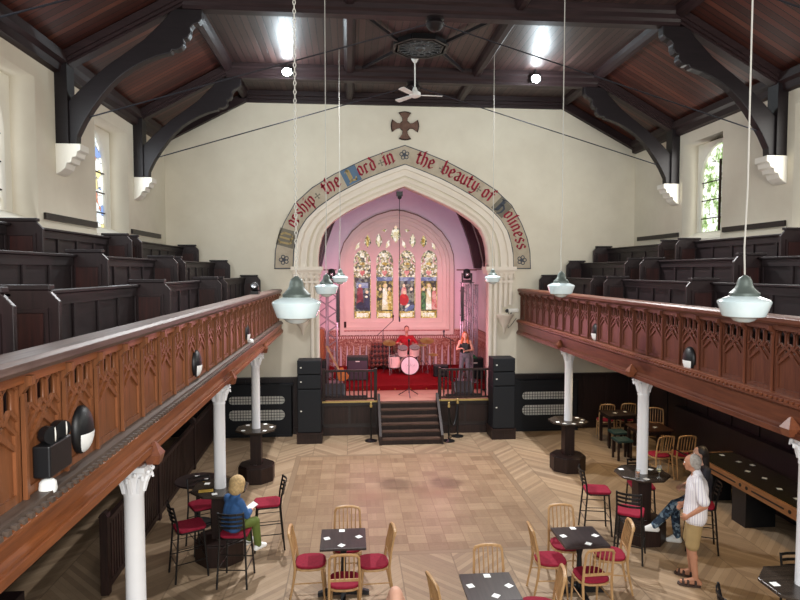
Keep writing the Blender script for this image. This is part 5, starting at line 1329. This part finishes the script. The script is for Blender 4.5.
# far right dark tables and stool
def legtable(x, y, lab, w=.7, d=.7, m=None):
    r = thing('wooden_table', lab, 'table', (x, y, 0)); m = m or M['base']
    b = MB(); b.box(-w/2, -d/2, .72, w/2, d/2, .75); b.build('tabletop', m, r, bevel=.005)
    b = MB(); b.box(-w/2+.05, -d/2+.05, .64, w/2-.05, d/2-.05, .72); b.build('apron', M['base'], r)
    for sx in (-1, 1):
        for sy in (-1, 1): b = MB(); b.cb((sx*(w/2-.06), sy*(d/2-.06), .32), (.06, .06, .64)); b.build('leg', M['base'], r)
legtable(5.0, 13.95, 'dark table in front of the far pair of beech chairs', .75, .6)
legtable(5.1, 12.6, 'brown topped table beyond the right column', .8, .65, M['tablebr'])
def lowstool(x, y, lab):
    r = thing('low_stool', lab, 'stool', (x, y, 0))
    b = MB(); b.box(-.18, -.18, .4, .18, .18, .46); b.build('seat', M['teal'], r, bevel=.02)
    for sx in (-1, 1):
        for sy in (-1, 1): b = MB(); b.cb((sx*.14, sy*.14, .2), (.04, .04, .4)); b.build('leg', M['base'], r)
lowstool(4.55, 12.75, 'low stool with dark green leather seat beside the brown topped table')
lowstool(4.75, 13.4, 'low stool with dark green leather seat beside the far dark table')
mats([(4.85, 12.4), (5.2, 12.55)], .751, 'white drinks mat on the brown topped far table', 'drinks mats on the brown topped table')
mats([(4.9, 13.9), (5.2, 14.0)], .751, 'white drinks mat on the far dark table', 'drinks mats on the far dark table')

# long counter under the right gallery
ct = thing('long_counter', 'long olive-topped counter with slotted oak front under the right gallery', 'counter', (4.9, 0, 0))
ca, cb_ = 4.6, 10.7
b = MB(); b.box(.03, ca, .73, .85, cb_, .76); b.build('countertop', M['green'], ct)
oakm = wood('counter_oak', '#8c5f3c', '#ac7c52', 1, .4)
b = MB(); b.box(0, ca, .6, .04, cb_, .765); b.box(0, cb_-.04, .6, .85, cb_, .765); b.build('front_rail', oakm, ct)
sl = MB()
for k in range(6):
    yy = ca+.25+k*1.12; sl.box(-.004, yy, .665, .002, yy+.72, .69)
    for q in (-.12, .84): sl.T = Matrix.Translation((-.003, yy+q, .68)) @ Matrix.Rotation(PI/2, 4, 'Y'); sl.lathe([(.03, -.003), (.03, .003)], 12); sl.T = Matrix.Identity(4)
sl.build('slots', M['black'], ct)
for y0 in (5.6, 7.35, 9.1, 10.25):
    b = MB(); b.box(.0+.03, y0, 0, .55, y0+.35, .6); b.build('support', M['black'], ct)
mats([(5.42, 10.5), (5.48, 10.1), (5.3, 9.6), (5.35, 9.25), (5.25, 8.77), (5.22, 8.36), (5.6, 9.9), (5.3, 7.9)], .761, 'white drinks mat on the long counter', 'drinks mats along the counter')
# bench back behind the counter
b = MB(); b.box(5.82, 4.6, 0, 5.98, 12.9, 1.15); tag(b.build('wall_bench', M['darkz']), 'dark high-backed bench along the right wall behind the counter', 'bench')

# left balustrade partition
pt = thing('partition_fence', 'dark vertical-boarded partition under the left gallery', 'partition', (-4.42, 0, 0), R_(1.7))
ys = (7.9, 10.25, 12.85, 15.0)
for y in ys:
    b = MB(); b.box(-.05, y-.05, 0, .05, y+.05, 1.03); b.prism([(-.06, 1.03), (.06, 1.03), (.04, 1.07), (0, 1.1), (-.04, 1.07)], y-.06, y+.06, 'XZ'); b.build('post', M['base'], pt)
for a, c_ in zip(ys, ys[1:]):
    b = MB(); b.box(-.035, a+.05, .9, .035, c_-.05, .97); b.box(-.03, a+.05, .05, .03, c_-.05, .13)
    n = int((c_-a)/.1)
    for k in range(n): y = a+.1+k*(c_-a-.2)/(n-1); b.box(-.02, y-.03, .1, .02, y+.03, .92)
    b.build('boarding', M['base'], pt)
# low tables left under the gallery
def roundtable(x, y, lab):
    r = thing('round_table', lab, 'table', (x, y, 0))
    b = MB(); b.lathe([(.02, .72), (.36, .72), (.37, .735), (.36, .75), (.01, .75)], 28); b.build('tabletop', M['table'], r, smooth=True)
    b = MB(); b.lathe([(.035, .05), (.035, .72)], 12); b.build('pedestal', M['black'], r); b = MB(); b.lathe([(.24, 0), (.23, .03), (.05, .06)], 20); b.build('foot', M['black'], r)
roundtable(-4.0, 10.0, "low dark round table between the partition and the child's table")
mats([(-4.05, 10.15), (-3.85, 10.0)], .751, "white drinks mat on the low round table behind the child", 'drinks mats on the round table')
ym = plain('yellow_card', '#c9a544', .6)
for x, y, z, a, lab in ((-3.78, 9.88, .752, .4, 'yellow menu card on the low round table'), (-3.55, 8.65, 1.047, .2, "yellow menu card on the child's octagonal table")):
    b = MB(); b.box(-.1, -.05, 0, .1, .05, .004); o = tag(b.build('menu_card', ym, loc=(x, y, z)), lab, 'menu'); o.rotation_euler = (0, 0, a)
# low dark bench under the left gallery at bottom left
b = MB(); b.box(-6.0, 4.6, 0, -5.3, 7.2, .45); b.box(-6.0, 4.6, .45, -5.85, 7.2, .95)
tag(b.build('wall_bench', M['darkz']), 'dark bench under the left gallery at the bottom left corner', 'bench')

# ================================================================ people
M['skin'] = plain('skin', '#b98468', .55, .4); M['skinf'] = plain('skin_fair', '#cf9f88', .55, .4)
def blob(name, prims, m, parent, vox=.012, smooth_it=4):
    b = MB()
    for p in prims:
        if p[0] == 'c':
            _, a, c_, ra, rb = p; a, c_ = Vector(a), Vector(c_)
            b.tube([a, a*.5+c_*.5, c_], [ra, (ra+rb)/2, rb], 12); b.ball(a, ra, 12); b.ball(c_, rb, 12)
        else:
            b.ball(p[1], p[2], 14, p[3] if len(p) > 3 else None)
    o = b.build('tmp', None)
    md = o.modifiers.new('r', 'REMESH'); md.mode = 'VOXEL'; md.voxel_size = vox; md.use_smooth_shade = True
    s_ = o.modifiers.new('s', 'SMOOTH'); s_.iterations = smooth_it; s_.factor = .5
    me = bake(o); bpy.data.objects.remove(o); me.materials.clear()
    for p in me.polygons: p.use_smooth = True
    return link(name, me, m, parent)
V = Vector
def hand(w, d, up, s, curl=.5, k=1.0):
    """palm, four unequal bent fingers and a thumb; w wrist, d pointing direction, up back-of-hand normal, s thumb side"""
    w, d, up = V(w), V(d).normalized(), V(up).normalized(); sd = d.cross(up).normalized()*s
    o = [('c', w, w+d*.045*k, .024*k, .026*k), ('c', w+d*.05*k+sd*.02*k, w+d*.075*k+sd*.024*k, .017*k, .014*k), ('c', w+d*.05*k-sd*.02*k, w+d*.072*k-sd*.024*k, .017*k, .013*k)]
    for j, ln in enumerate((.062, .072, .066, .05)):
        b0 = w+d*.08*k+sd*(.027-.018*j)*k; b1 = b0+(d*math.cos(curl)-up*math.sin(curl))*ln*.5*k; b2 = b1+(d*math.cos(curl*2.2)-up*math.sin(curl*2.2))*ln*.5*k
        o += [('c', b0, b1, .0095*k, .009*k), ('c', b1, b2, .009*k, .008*k)]
    t0 = w+d*.03*k+sd*.022*k; t1 = t0+(sd*.75+d*.6-up*.3).normalized()*.04*k; t2 = t1+(sd*.2+d-up*.3).normalized()*.03*k
    return o+[('c', t0, t1, .012*k, .0105*k), ('c', t1, t2, .0105*k, .009*k)]
def headp(c_, f, k=1.0):
    """skull, jaw, nose, ears around head centre c_, facing unit vector f"""
    c_, f = V(c_), V(f).normalized(); u = V((0, 0, 1)); r = f.cross(u).normalized(); u = r.cross(f)
    rot = Matrix((r, f, u)).transposed().to_4x4()
    return [('e', c_+u*.015*k, (.074*k, .095*k, .1*k), rot), ('e', c_+f*.025*k-u*.055*k, (.052*k, .06*k, .055*k), rot), ('e', c_+f*.075*k-u*.085*k, (.022*k, .018*k, .018*k), rot),
            ('c', c_+f*.09*k+u*.005*k, c_+f*.108*k-u*.028*k, .01*k, .014*k), ('e', c_+r*.076*k-u*.01*k, (.012*k, .022*k, .032*k), rot), ('e', c_-r*.076*k-u*.01*k, (.012*k, .022*k, .032*k), rot),
            ('e', c_+f*.084*k-u*.056*k, (.024*k, .012*k, .009*k), rot), ('e', c_+f*.082*k+u*.035*k, (.05*k, .015*k, .01*k), rot)]
def face(par, c_, f, k=1.0, hair=None):
    c_, f = V(c_), V(f).normalized(); u = V((0, 0, 1)); r = f.cross(u).normalized(); u = r.cross(f)
    for s in (-1, 1):
        b = MB(); b.ball(c_+f*.083*k+r*s*.03*k+u*.012*k, .011*k, 8); b.build('eye', M['coaster'], par, smooth=True)
        b = MB(); b.ball(c_+f*.092*k+r*s*.03*k+u*.012*k, .0055*k, 6); b.build('iris', M['crossd'], par, smooth=True)
    b = MB(); b.tube([c_+f*.094*k-r*.022*k-u*.056*k, c_+f*.1*k-u*.055*k, c_+f*.094*k+r*.022*k-u*.056*k], .004*k, 5); b.build('mouth', plain('lips', '#9a4f48', .5), par, smooth=True)
def limbs(J, k=1.0, th=(.082, .056), ca=(.056, .036), ua=(.046, .038), fa=(.038, .026)):
    o = []
    for s in 'LR':
        o += [('c', J['hip'+s], J['kn'+s], th[0]*k, th[1]*k), ('c', J['kn'+s], J['an'+s], ca[0]*k, ca[1]*k), ('c', J['sh'+s], J['el'+s], ua[0]*k, ua[1]*k), ('c', J['el'+s], J['wr'+s], fa[0]*k, fa[1]*k)]
        kn, an = V(J['kn'+s]), V(J['an'+s]); o.append(('c', kn*.75+an*.25+V((0, -.008, 0)), kn*.55+an*.45, .052*k, .044*k))
    return o
def foot(a, t_, k=1): 
    a, t_ = V(a), V(t_); h = a-(t_-a)*.3; h.z = t_.z
    return [('c', a, h, .036*k, .032*k), ('c', h, t_, .032*k, .03*k), ('c', a, t_, .034*k, .026*k)]
def torso(p, w, c_, n, rp=.1, rc=.1, hx=.07, cx=.085, k=1.0):
    p, w, c_, n = V(p), V(w), V(c_), V(n); o = []
    for s in (-1, 0, 1):
        X = V((1, 0, 0)); o += [('c', p+X*s*hx*k, w+X*s*hx*.8*k, rp*k, rp*.93*k), ('c', w+X*s*hx*.8*k, c_+X*s*cx*k, rp*.93*k, rc*k)]
    o += [('c', c_+V((0, 0, .0)), n, rc*.75*k, .052*k)]
    return o

# --- the standing man (local +y is the way he faces)
man = thing('person', 'grey-haired person standing in a white striped shirt, khaki shorts and sandals', 'person', (3.13, 7.56, 0), R_(62))
J = dict(hipL=(-.09, 0, .9), hipR=(.09, 0, .9), knL=(-.11, .03, .49), knR=(.1, .05, .49), anL=(-.12, -.02, .09), anR=(.12, .02, .09),
         shL=(-.185, -.02, 1.42), shR=(.185, -.02, 1.42), elL=(-.27, -.1, 1.15), elR=(.26, -.07, 1.15), wrL=(-.2, .08, .97), wrR=(.2, .12, 1.0))
HC = (0, .05, 1.62); HF = (.25, .95, -.1)
B = limbs(J)+torso((0, 0, .95), (0, 0, 1.12), (0, -.02, 1.3), (0, .01, 1.5))+[('c', J['shL'], (0, -.02, 1.42), .055, .07), ('c', J['shR'], (0, -.02, 1.42), .055, .07), ('c', (0, 0, 1.47), (0, .03, 1.57), .052, .052)]
B += foot(J['anL'], (-.14, .15, .045))+foot(J['anR'], (.15, .18, .045))+headp(HC, HF)+hand(J['wrL'], (.3, .7, -.6), (-.9, .1, 0), 1)+hand(J['wrR'], (-.3, .7, -.6), (.9, .1, 0), -1)
blob('body', B, M['skin'], man, .009)
t = NT('striped_shirt'); v, x, y, z = t.pos()
st_ = t.M('LESS_THAN', t.M('FRACT', t.M('MULTIPLY', t.M('ARCTAN2', x, t.M('ADD', y, .02)), 7)), .16)
M['shirt'] = t.out(t.mix(st_, lin('#e9e6e8'), lin('#b3a9bd')), .8, .2)
SH = torso((0, 0, .93), (0, -.01, 1.12), (0, -.02, 1.31), (0, -.01, 1.44), .148, .135, .078, .092)+[('c', J['shL'], (0, -.02, 1.4), .07, .09), ('c', J['shR'], (0, -.02, 1.4), .07, .09), ('c', J['shL'], V(J['shL'])*.2+V(J['elL'])*.8, .066, .075), ('c', J['shR'], V(J['shR'])*.2+V(J['elR'])*.8, .066, .075), ('c', (0, -.02, 1.45), (0, 0, 1.51), .07, .062)]
blob('shirt', SH, M['shirt'], man, .012)
SO = torso((0, 0, .9), (0, 0, 1.0), (0, 0, 1.02), (0, 0, 1.0), .125, .1, .075, .075)
for s in 'LR': SO.append(('c', J['hip'+s], V(J['kn'+s])+V((0, 0, .06)), .105, .09))
blob('shorts', SO, plain('khaki_cloth', '#a1885c', .85), man, .012)
grey = plain('grey_hair', '#9d968e', .8, var=.25, scale=40)
hr = [('e', V(HC)+V((-.005, -.03, .035)), (.084, .09, .09)), ('e', V(HC)+V((-.01, -.055, -.03)), (.072, .055, .06)), ('e', V(HC)+V((.07, -.0, .0)), (.02, .035, .04)), ('e', V(HC)+V((-.07, -.0, .0)), (.02, .035, .04))]
blob('hair', hr, grey, man, .01)
face(man, HC, HF)
lea = plain('sandal_leather', '#3b2a22', .6)
for s, a, t_ in (('L', J['anL'], (-.14, .15, .045)), ('R', J['anR'], (.15, .18, .045))):
    b = MB(); c0 = (V(a)+V(t_))/2; ang = math.atan2(-(t_[0]-a[0]), t_[1]-a[1])
    b.T = Matrix.Translation((c0.x, c0.y-.01, 0)) @ Matrix.Rotation(ang, 4, 'Z')
    b.prism([(-.042, -.13), (.042, -.13), (.052, .05), (.045, .13), (0, .15), (-.045, .13), (-.052, .05)], 0, .022)
    for yy, hh in ((.08, .075), (.02, .085), (-.07, .1)):
        b.tube([(-.05, yy, .02), (-.045, yy, hh*.75), (0, yy, hh), (.045, yy, hh*.75), (.05, yy, .02)], .009, 5, flat=1.8)
    b.build('sandal', lea, man)

# --- person seated behind him
def seated(name, lab, loc, rz, zs, k, J, HC, HF, skin, parts, vox=.01):
    p = thing(name, lab, 'person', loc, rz)
    B = limbs(J, k)+torso(J['pel'], J['wai'], J['che'], J['nec'], k=k)+[('c', J['shL'], J['che2'], .05*k, .065*k), ('c', J['shR'], J['che2'], .05*k, .065*k), ('c', J['nec'], V(HC)-V((0, .01, .06*k)), .05*k, .048*k)]
    for s in 'LR': B += foot(J['an'+s], J['to'+s], k)+hand(J['wr'+s], J['hd'+s], J['hu'+s], 1 if s == 'L' else -1, .6, k)
    B += headp(HC, HF, k); blob('body', B, skin, p, vox); face(p, HC, HF, k)
    for nm, pr, m in parts: blob(nm, pr, m, p, .012 if nm not in ('left_shoe', 'right_shoe') else .01)
    return p
t = NT('floral_trousers'); v, x, y, z = t.pos()
vo = t.N('ShaderNodeTexVoronoi'); t.L(v, vo.inputs['Vector']); vo.inputs['Scale'].default_value = 26
sp = t.N('ShaderNodeSeparateColor'); t.L(vo.outputs['Color'], sp.inputs[0])
M['floral'] = t.out(t.ramp(sp.outputs[0], [(0, lin('#3b4a5c')), (.35, lin('#566f86')), (.6, lin('#2d3848')), (.8, lin('#8296a3'))], 'CONSTANT'), .85, .2)
J = dict(pel=(0, -.02, .86), wai=(0, -.03, 1.02), che=(0, -.03, 1.2), che2=(0, -.03, 1.3), nec=(0, -.01, 1.4), hipL=(-.09, 0, .87), hipR=(.09, 0, .87), knL=(-.13, .4, .78), knR=(.12, .33, .66), anL=(-.12, .68, .44), anR=(.14, .28, .2), toL=(-.12, .82, .38), toR=(.15, .41, .12),
         shL=(-.17, -.03, 1.33), shR=(.17, -.03, 1.33), elL=(-.22, .03, 1.08), elR=(.22, .03, 1.08), wrL=(-.1, .22, 1.0), wrR=(.1, .22, 1.0), hdL=(.5, .8, 0), hdR=(-.5, .8, 0), huL=(0, 0, 1), huR=(0, 0, 1))
HC = (0, .02, 1.53); HF = (.2, 1, 0)
P_ = [('top', torso((0, -.02, .88), J['wai'], J['che'], (0, -.03, 1.34), .115, .11)+[('c', J['shL'], J['che2'], .06, .08), ('c', J['shR'], J['che2'], .06, .08), ('c', J['shL'], J['elL'], .058, .052), ('c', J['shR'], J['elR'], .058, .052)], plain('dark_top', '#26242c', .85)),
      ('trousers', torso((0, -.01, .86), (0, 0, .9), (0, 0, .9), (0, 0, .92), .115, .1)+[('c', J['hip'+s], J['kn'+s], .1, .075) for s in 'LR']+[('c', J['kn'+s], J['an'+s], .075, .055) for s in 'LR'], M['floral']),
      ('left_shoe', foot(J['anL'], J['toL'], 1.25), M['coaster']), ('right_shoe', foot(J['anR'], J['toR'], 1.25), M['coaster']),
      ('hair', [('e', V(HC)+V((0, -.025, .03)), (.088, .095, .1)), ('c', V(HC)+V((0, -.06, 0)), V(HC)+V((0, -.08, -.2)), .075, .06)], plain('dark_hair', '#241c1a', .6))]
seated('person', 'person in floral blue trousers and white trainers seated behind the standing man', (3.78, 8.5, -.09), R_(76), .79, 1, J, HC, HF, M['skinf'], P_)

# --- the child
J = dict(pel=(0, -.02, .87), wai=(0, -.01, .98), che=(0, .03, 1.1), che2=(0, .03, 1.17), nec=(0, .06, 1.25), hipL=(-.07, 0, .86), hipR=(.07, 0, .86), knL=(-.1, .3, .84), knR=(.1, .3, .84), anL=(-.1, .34, .52), anR=(.1, .34, .5), toL=(-.1, .46, .47), toR=(.1, .46, .45),
         shL=(-.13, .02, 1.2), shR=(.13, .02, 1.2), elL=(-.17, .08, 1.0), elR=(.17, .1, 1.0), wrL=(-.07, .24, 1.0), wrR=(.07, .24, 1.0), hdL=(.4, .9, 0), hdR=(-.4, .9, 0), huL=(0, 0, 1), huR=(0, 0, 1))
HC = (0, .1, 1.38); HF = (.15, .9, -.35)
P_ = [('jacket', torso((0, -.02, .88), J['wai'], J['che'], (0, .04, 1.22), .11, .105, .06, .06)+[('c', J['shL'], J['che2'], .055, .075), ('c', J['shR'], J['che2'], .055, .075), ('c', (0, .03, 1.2), (0, .06, 1.27), .07, .062)]+[('c', J['sh'+s], J['el'+s], .056, .05) for s in 'LR']+[('c', J['el'+s], V(J['el'+s])*.15+V(J['wr'+s])*.85, .05, .04) for s in 'LR'], plain('denim_blue', '#2f5687', .85, var=.2, scale=14)),
      ('trousers', torso((0, -.01, .86), (0, 0, .89), (0, 0, .89), (0, 0, .9), .105, .09, .05, .05)+[('c', J['hip'+s], J['kn'+s], .078, .062) for s in 'LR']+[('c', J['kn'+s], J['an'+s], .06, .05) for s in 'LR'], plain('olive_trousers', '#5c6a2b', .85)),
      ('left_shoe', foot(J['anL'], J['toL'], 1.1), M['coaster']), ('right_shoe', foot(J['anR'], J['toR'], 1.1), M['coaster']),
      ('hair', [('e', V(HC)+V((0, -.02, .035)), (.11, .112, .11)), ('e', V(HC)+V((0, -.06, -.04)), (.105, .075, .09)), ('e', V(HC)+V((.07, -.01, -.03)), (.03, .05, .07)), ('e', V(HC)+V((-.07, -.01, -.03)), (.03, .05, .07)), ('e', V(HC)+V((.03, -.03, .1)), (.05, .05, .04)), ('e', V(HC)+V((-.04, -.05, .08)), (.05, .05, .04))], plain('blond_hair', '#b79a6c', .75, var=.3, scale=35))]
seated('person', 'blond child in a blue denim jacket and olive trousers seated on a bar stool', (-3.07, 8.1, -.09), R_(-42), .79, .85, J, HC, HF, M['skinf'], P_)
b = MB(); b.box(-.05, -.07, 0, .05, .07, .004); o = tag(b.build('paper', M['coaster'], loc=(-2.85, 8.31, .94)), 'small white paper held by the blond child', 'paper'); o.rotation_euler = (.35, .2, R_(-42))

# --- bald person at the bottom edge, seated
J = dict(pel=(0, 0, .54), wai=(0, -.02, .7), che=(0, -.02, .88), che2=(0, -.02, 1.0), nec=(0, 0, 1.1), hipL=(-.09, 0, .53), hipR=(.09, 0, .53), knL=(-.12, .42, .5), knR=(.12, .42, .5), anL=(-.12, .44, .09), anR=(.12, .44, .09), toL=(-.12, .6, .045), toR=(.12, .6, .045),
         shL=(-.18, -.02, 1.02), shR=(.18, -.02, 1.02), elL=(-.23, .05, .76), elR=(.23, .05, .76), wrL=(-.12, .28, .66), wrR=(.12, .28, .66), hdL=(.2, 1, 0), hdR=(-.2, 1, 0), huL=(0, 0, 1), huR=(0, 0, 1))
HC = (0, .02, 1.235); HF = (0, 1, 0)
P_ = [('shirt', torso((0, 0, .56), J['wai'], J['che'], (0, -.02, 1.03), .125, .12)+[('c', J['shL'], J['che2'], .065, .085), ('c', J['shR'], J['che2'], .065, .085)]+[('c', J['sh'+s], J['el'+s], .062, .058) for s in 'LR'], plain('grey_shirt', '#5b606b', .85)),
      ('trousers', torso((0, 0, .53), (0, 0, .57), (0, 0, .57), (0, 0, .58), .12, .1)+[('c', J['hip'+s], J['kn'+s], .1, .075) for s in 'LR']+[('c', J['kn'+s], J['an'+s], .075, .055) for s in 'LR'], plain('navy_trousers', '#252a36', .85))]
seated('person', 'bald person seated with only the crown showing at the bottom edge', (-1.08, 5.28, -.02), 0, .46, 1, J, HC, HF, M['skinf'], P_)
put(bc, first, -1.08, 5.2, 0, 'beech chair under the bald person at the bottom edge')

# --- drummer
zc = .992
J = dict(pel=(0, 0, .57), wai=(0, .0, .74), che=(0, .04, .92), che2=(0, .05, 1.02), nec=(0, .06, 1.13), hipL=(-.09, 0, .58), hipR=(.09, 0, .58), knL=(-.24, .36, .54), knR=(.24, .36, .54), anL=(-.26, .46, .12), anR=(.26, .46, .12), toL=(-.27, .62, .06), toR=(.27, .62, .06),
         shL=(-.18, .04, 1.05), shR=(.18, .04, 1.05), elL=(-.33, .1, .84), elR=(.33, .1, .86), wrL=(-.2, .32, .82), wrR=(.22, .32, .88), hdL=(.1, 1, 0), hdR=(-.1, 1, 0), huL=(0, 0, 1), huR=(0, 0, 1))
HC = (0, .08, 1.3); HF = (.2, 1, -.35)
P_ = [('shirt', torso((0, 0, .58), J['wai'], J['che'], (0, .05, 1.07), .12, .115)+[('c', J['shL'], J['che2'], .065, .085), ('c', J['shR'], J['che2'], .065, .085)]+[('c', J['sh'+s], J['el'+s], .062, .055) for s in 'LR'], plain('red_shirt', '#a3141f', .8)),
      ('trousers', torso((0, 0, .56), (0, 0, .6), (0, 0, .6), (0, 0, .61), .12, .1)+[('c', J['hip'+s], J['kn'+s], .1, .075) for s in 'LR']+[('c', J['kn'+s], J['an'+s], .075, .055) for s in 'LR'], plain('black_trousers', '#15151a', .85)),
      ('hair', [('e', V(HC)+V((0, -.02, .045)), (.082, .092, .085)), ('e', V(HC)+V((0, -.06, -.02)), (.07, .05, .07))], plain('brown_hair', '#2a1c16', .7))]
dr = seated('person', 'drummer in a red shirt seated behind the drum kit', (.34, 19.35, zc-.0), R_(180), .5, 1, J, HC, HF, M['skinf'], P_)
for x, a in ((.12, .3), (.52, -.25)):
    b = MB(); b.tube([(x, 19.02, zc+.86), (x+math.sin(a)*.3, 18.72, zc+.93)], .008, 6); tag(b.build('drumstick', M['beech']), 'wooden drumstick in the %s hand of the drummer' % ('right' if x < .3 else 'left'), 'drumstick')

# --- singer
sg_ = thing('person', 'long-haired person in grey jeans and a black top standing by the right truss', 'person', (1.75, 16.66, .992), R_(165))
k = .86
def K(p): return V(p)*k
J = dict(hipL=(-.09, 0, .9), hipR=(.09, 0, .9), knL=(-.1, .04, .48), knR=(.12, .08, .48), anL=(-.11, -.04, .09), anR=(.18, .06, .09),
         shL=(-.165, -.02, 1.4), shR=(.165, -.02, 1.4), elL=(-.26, .04, 1.14), elR=(.26, .04, 1.14), wrL=(-.06, .22, 1.12), wrR=(.1, .24, 1.2))
J = {a: tuple(K(c_)) for a, c_ in J.items()}
HC = K((0, .03, 1.6)); HF = V((-.25, .95, -.1))
B = limbs(J, k)+torso(K((0, 0, .95)), K((0, 0, 1.12)), K((0, -.01, 1.28)), K((0, 0, 1.48)), .095, .09, k=k)+[('c', J['shL'], K((0, -.02, 1.4)), .045, .055), ('c', J['shR'], K((0, -.02, 1.4)), .045, .055), ('c', K((0, 0, 1.45)), K((0, .02, 1.55)), .043, .043)]
B += foot(J['anL'], K((-.13, .13, .05)), k)+foot(J['anR'], K((.24, .22, .05)), k)+headp(HC, HF, .9)+hand(J['wrL'], (.7, .6, 0), (0, 0, 1), 1, .7, .85)+hand(J['wrR'], (-.7, .6, 0), (0, 0, 1), -1, .7, .85)
blob('body', B, M['skinf'], sg_, .01); face(sg_, HC, HF, .9)
blob('top', torso(K((0, 0, 1.02)), K((0, 0, 1.12)), K((0, -.01, 1.28)), K((0, 0, 1.36)), .1, .1, k=k)+[('c', K((-.09, -.01, 1.3)), K((-.1, -.02, 1.41)), .05, .03), ('c', K((.09, -.01, 1.3)), K((.1, -.02, 1.41)), .05, .03)], M['black'], sg_)
blob('jeans', torso(K((0, 0, .92)), K((0, 0, 1.0)), K((0, 0, 1.0)), K((0, 0, 1.02)), .11, .1, k=k)+[('c', J['hip'+s], J['kn'+s], .082, .062) for s in 'LR']+[('c', J['kn'+s], J['an'+s], .06, .044) for s in 'LR'], plain('grey_jeans', '#6d6a72', .85, var=.2, scale=16), sg_)
blob('hair', [('e', V(HC)+V((0, -.02, .03)), (.082, .09, .09)), ('c', V(HC)+V((.05, -.03, .0)), V(HC)+V((.1, -.0, -.26)), .045, .035), ('c', V(HC)+V((-.05, -.03, 0)), V(HC)+V((-.1, .0, -.26)), .045, .035), ('c', V(HC)+V((0, -.05, 0)), V(HC)+V((0, -.06, -.28)), .07, .07)], plain('red_blond_hair', '#b8643a', .7, var=.2), sg_)
for a, t_ in ((J['anL'], K((-.13, .13, .05))), (J['anR'], K((.24, .22, .05)))): blob('shoe', foot(a, t_, 1.05), M['black'], sg_, .01)

# ---------------------------------------------------------------- camera
f = 600.; phi = math.atan(29.5/f); th = math.atan(50*math.cos(phi)/f)
cam = bpy.data.cameras.new('camera'); cam.sensor_width = 36; cam.lens = 36*f/800; cam.clip_end = 200; cam.clip_start = .05
co = bpy.data.objects.new('camera', cam); COL.objects.link(co); C.camera = co
co.location = (-1.48, 0, 4.2); co.rotation_euler = (PI/2-phi, 0, -th)

# ---------------------------------------------------------------- lights
def area(name, loc, rot, size, power, col=(1, 1, 1), sy=None, spread=PI):
    l = bpy.data.lights.new(name, 'AREA'); l.energy = power; l.color = col; l.size = size; l.spread = spread
    if sy: l.shape = 'RECTANGLE'; l.size_y = sy
    o = bpy.data.objects.new(name, l); COL.objects.link(o); o.location = loc; o.rotation_euler = rot; return o
def point(name, loc, power, col=(1, 1, 1), r=.1):
    l = bpy.data.lights.new(name, 'POINT'); l.energy = power; l.color = col; l.shadow_soft_size = r
    o = bpy.data.objects.new(name, l); COL.objects.link(o); o.location = loc; return o
def spot(name, loc, target, power, col=(1, 1, 1), ang=70, blend=.5, r=.05):
    l = bpy.data.lights.new(name, 'SPOT'); l.energy = power; l.color = col; l.spot_size = math.radians(ang); l.spot_blend = blend; l.shadow_soft_size = r
    o = bpy.data.objects.new(name, l); COL.objects.link(o); o.location = loc
    o.rotation_euler = (Vector(target)-Vector(loc)).to_track_quat('-Z', 'Y').to_euler(); return o
# daylight through the side windows
for s in (-1, 1):
    for a, b_ in wins(s):
        dc = (1, .98, .93) if s > 0 else (.86, .94, 1)
        area('window_daylight', (s*(XW-.02), (a+b_)/2, 5.95), (0, s*PI/2, 0), 1.9, 42, dc, 1.4)
        area('window_daylight', (s*(XW+.33), (a+b_)/2, 6.0), (0, s*PI/2, 0), 1.7, 9, dc, 1.2)
# fill added from the open rear: sky background plus an unseen area lamp
w_ = bpy.data.worlds.new('world'); C.world = w_; w_.use_nodes = True
w_.node_tree.nodes['Background'].inputs[0].default_value = (.9, .95, 1, 1); w_.node_tree.nodes['Background'].inputs[1].default_value = .9
area('rear_fill', (0, -2.6, 5.8), (math.radians(74), 0, 0), 6, 700, (1, .975, .93), 3.4)
# ceiling floods
for lx in (-2.8, 2.62):
    spot('flood_beam', (lx, 13.05, 8.3), (lx*.5, 9.5, 0), 2000, (.98, .97, .97), 110, .8, .1)
    point('flood_spill', (lx, 12.7, 8.12), 60, (.8, .93, 1), .05)
# stage wash: pink led lamps and violet moving heads
for x in (-1.5, 1.4):
    spot('stage_wash', (x, 16.0, 4.2), (x*.3, 20.2, 2.1), 210, (1, .3, .42), 90, .8, .15)
for x in (-2.0, 1.88):
    spot('moving_head_beam', (x, 17.3, 4.3), (0, 20.2, 6.2), 24, (.56, .4, 1), 150, .9, .1)
point('stage_pink', (-1.0, 16.3, 2.6), 42, (1, .38, .52), .2)
point('stage_pink', (.9, 16.3, 2.6), 42, (1, .38, .52), .2)
# warm downlights under the right gallery
for x, y in ((4.4, 12.9), (4.6, 10.6), (4.3, 8.4), (4.2, 6.6), (3.7, 11.9), (5.2, 14.3)):
    spot('gallery_downlight', (x, y, 2.6), (x-.1, y, 0), 45, (1, .74, .42), 105, .8, .04)
for x, y in ((-4.0, 13.2), (-4.0, 9.6)):
    spot('gallery_downlight', (x, y, 2.6), (x, y, 0), 12, (1, .88, .75), 120, .8, .04)

vs = C.view_settings; vs.view_transform = 'Standard'; vs.look = 'None'; vs.gamma = 1; vs.use_curve_mapping = False; vs.exposure = .32
C.cycles.max_bounces = 6; C.cycles.diffuse_bounces = 4
C.cycles.use_denoising = True
C.cycles.sample_clamp_indirect = 4
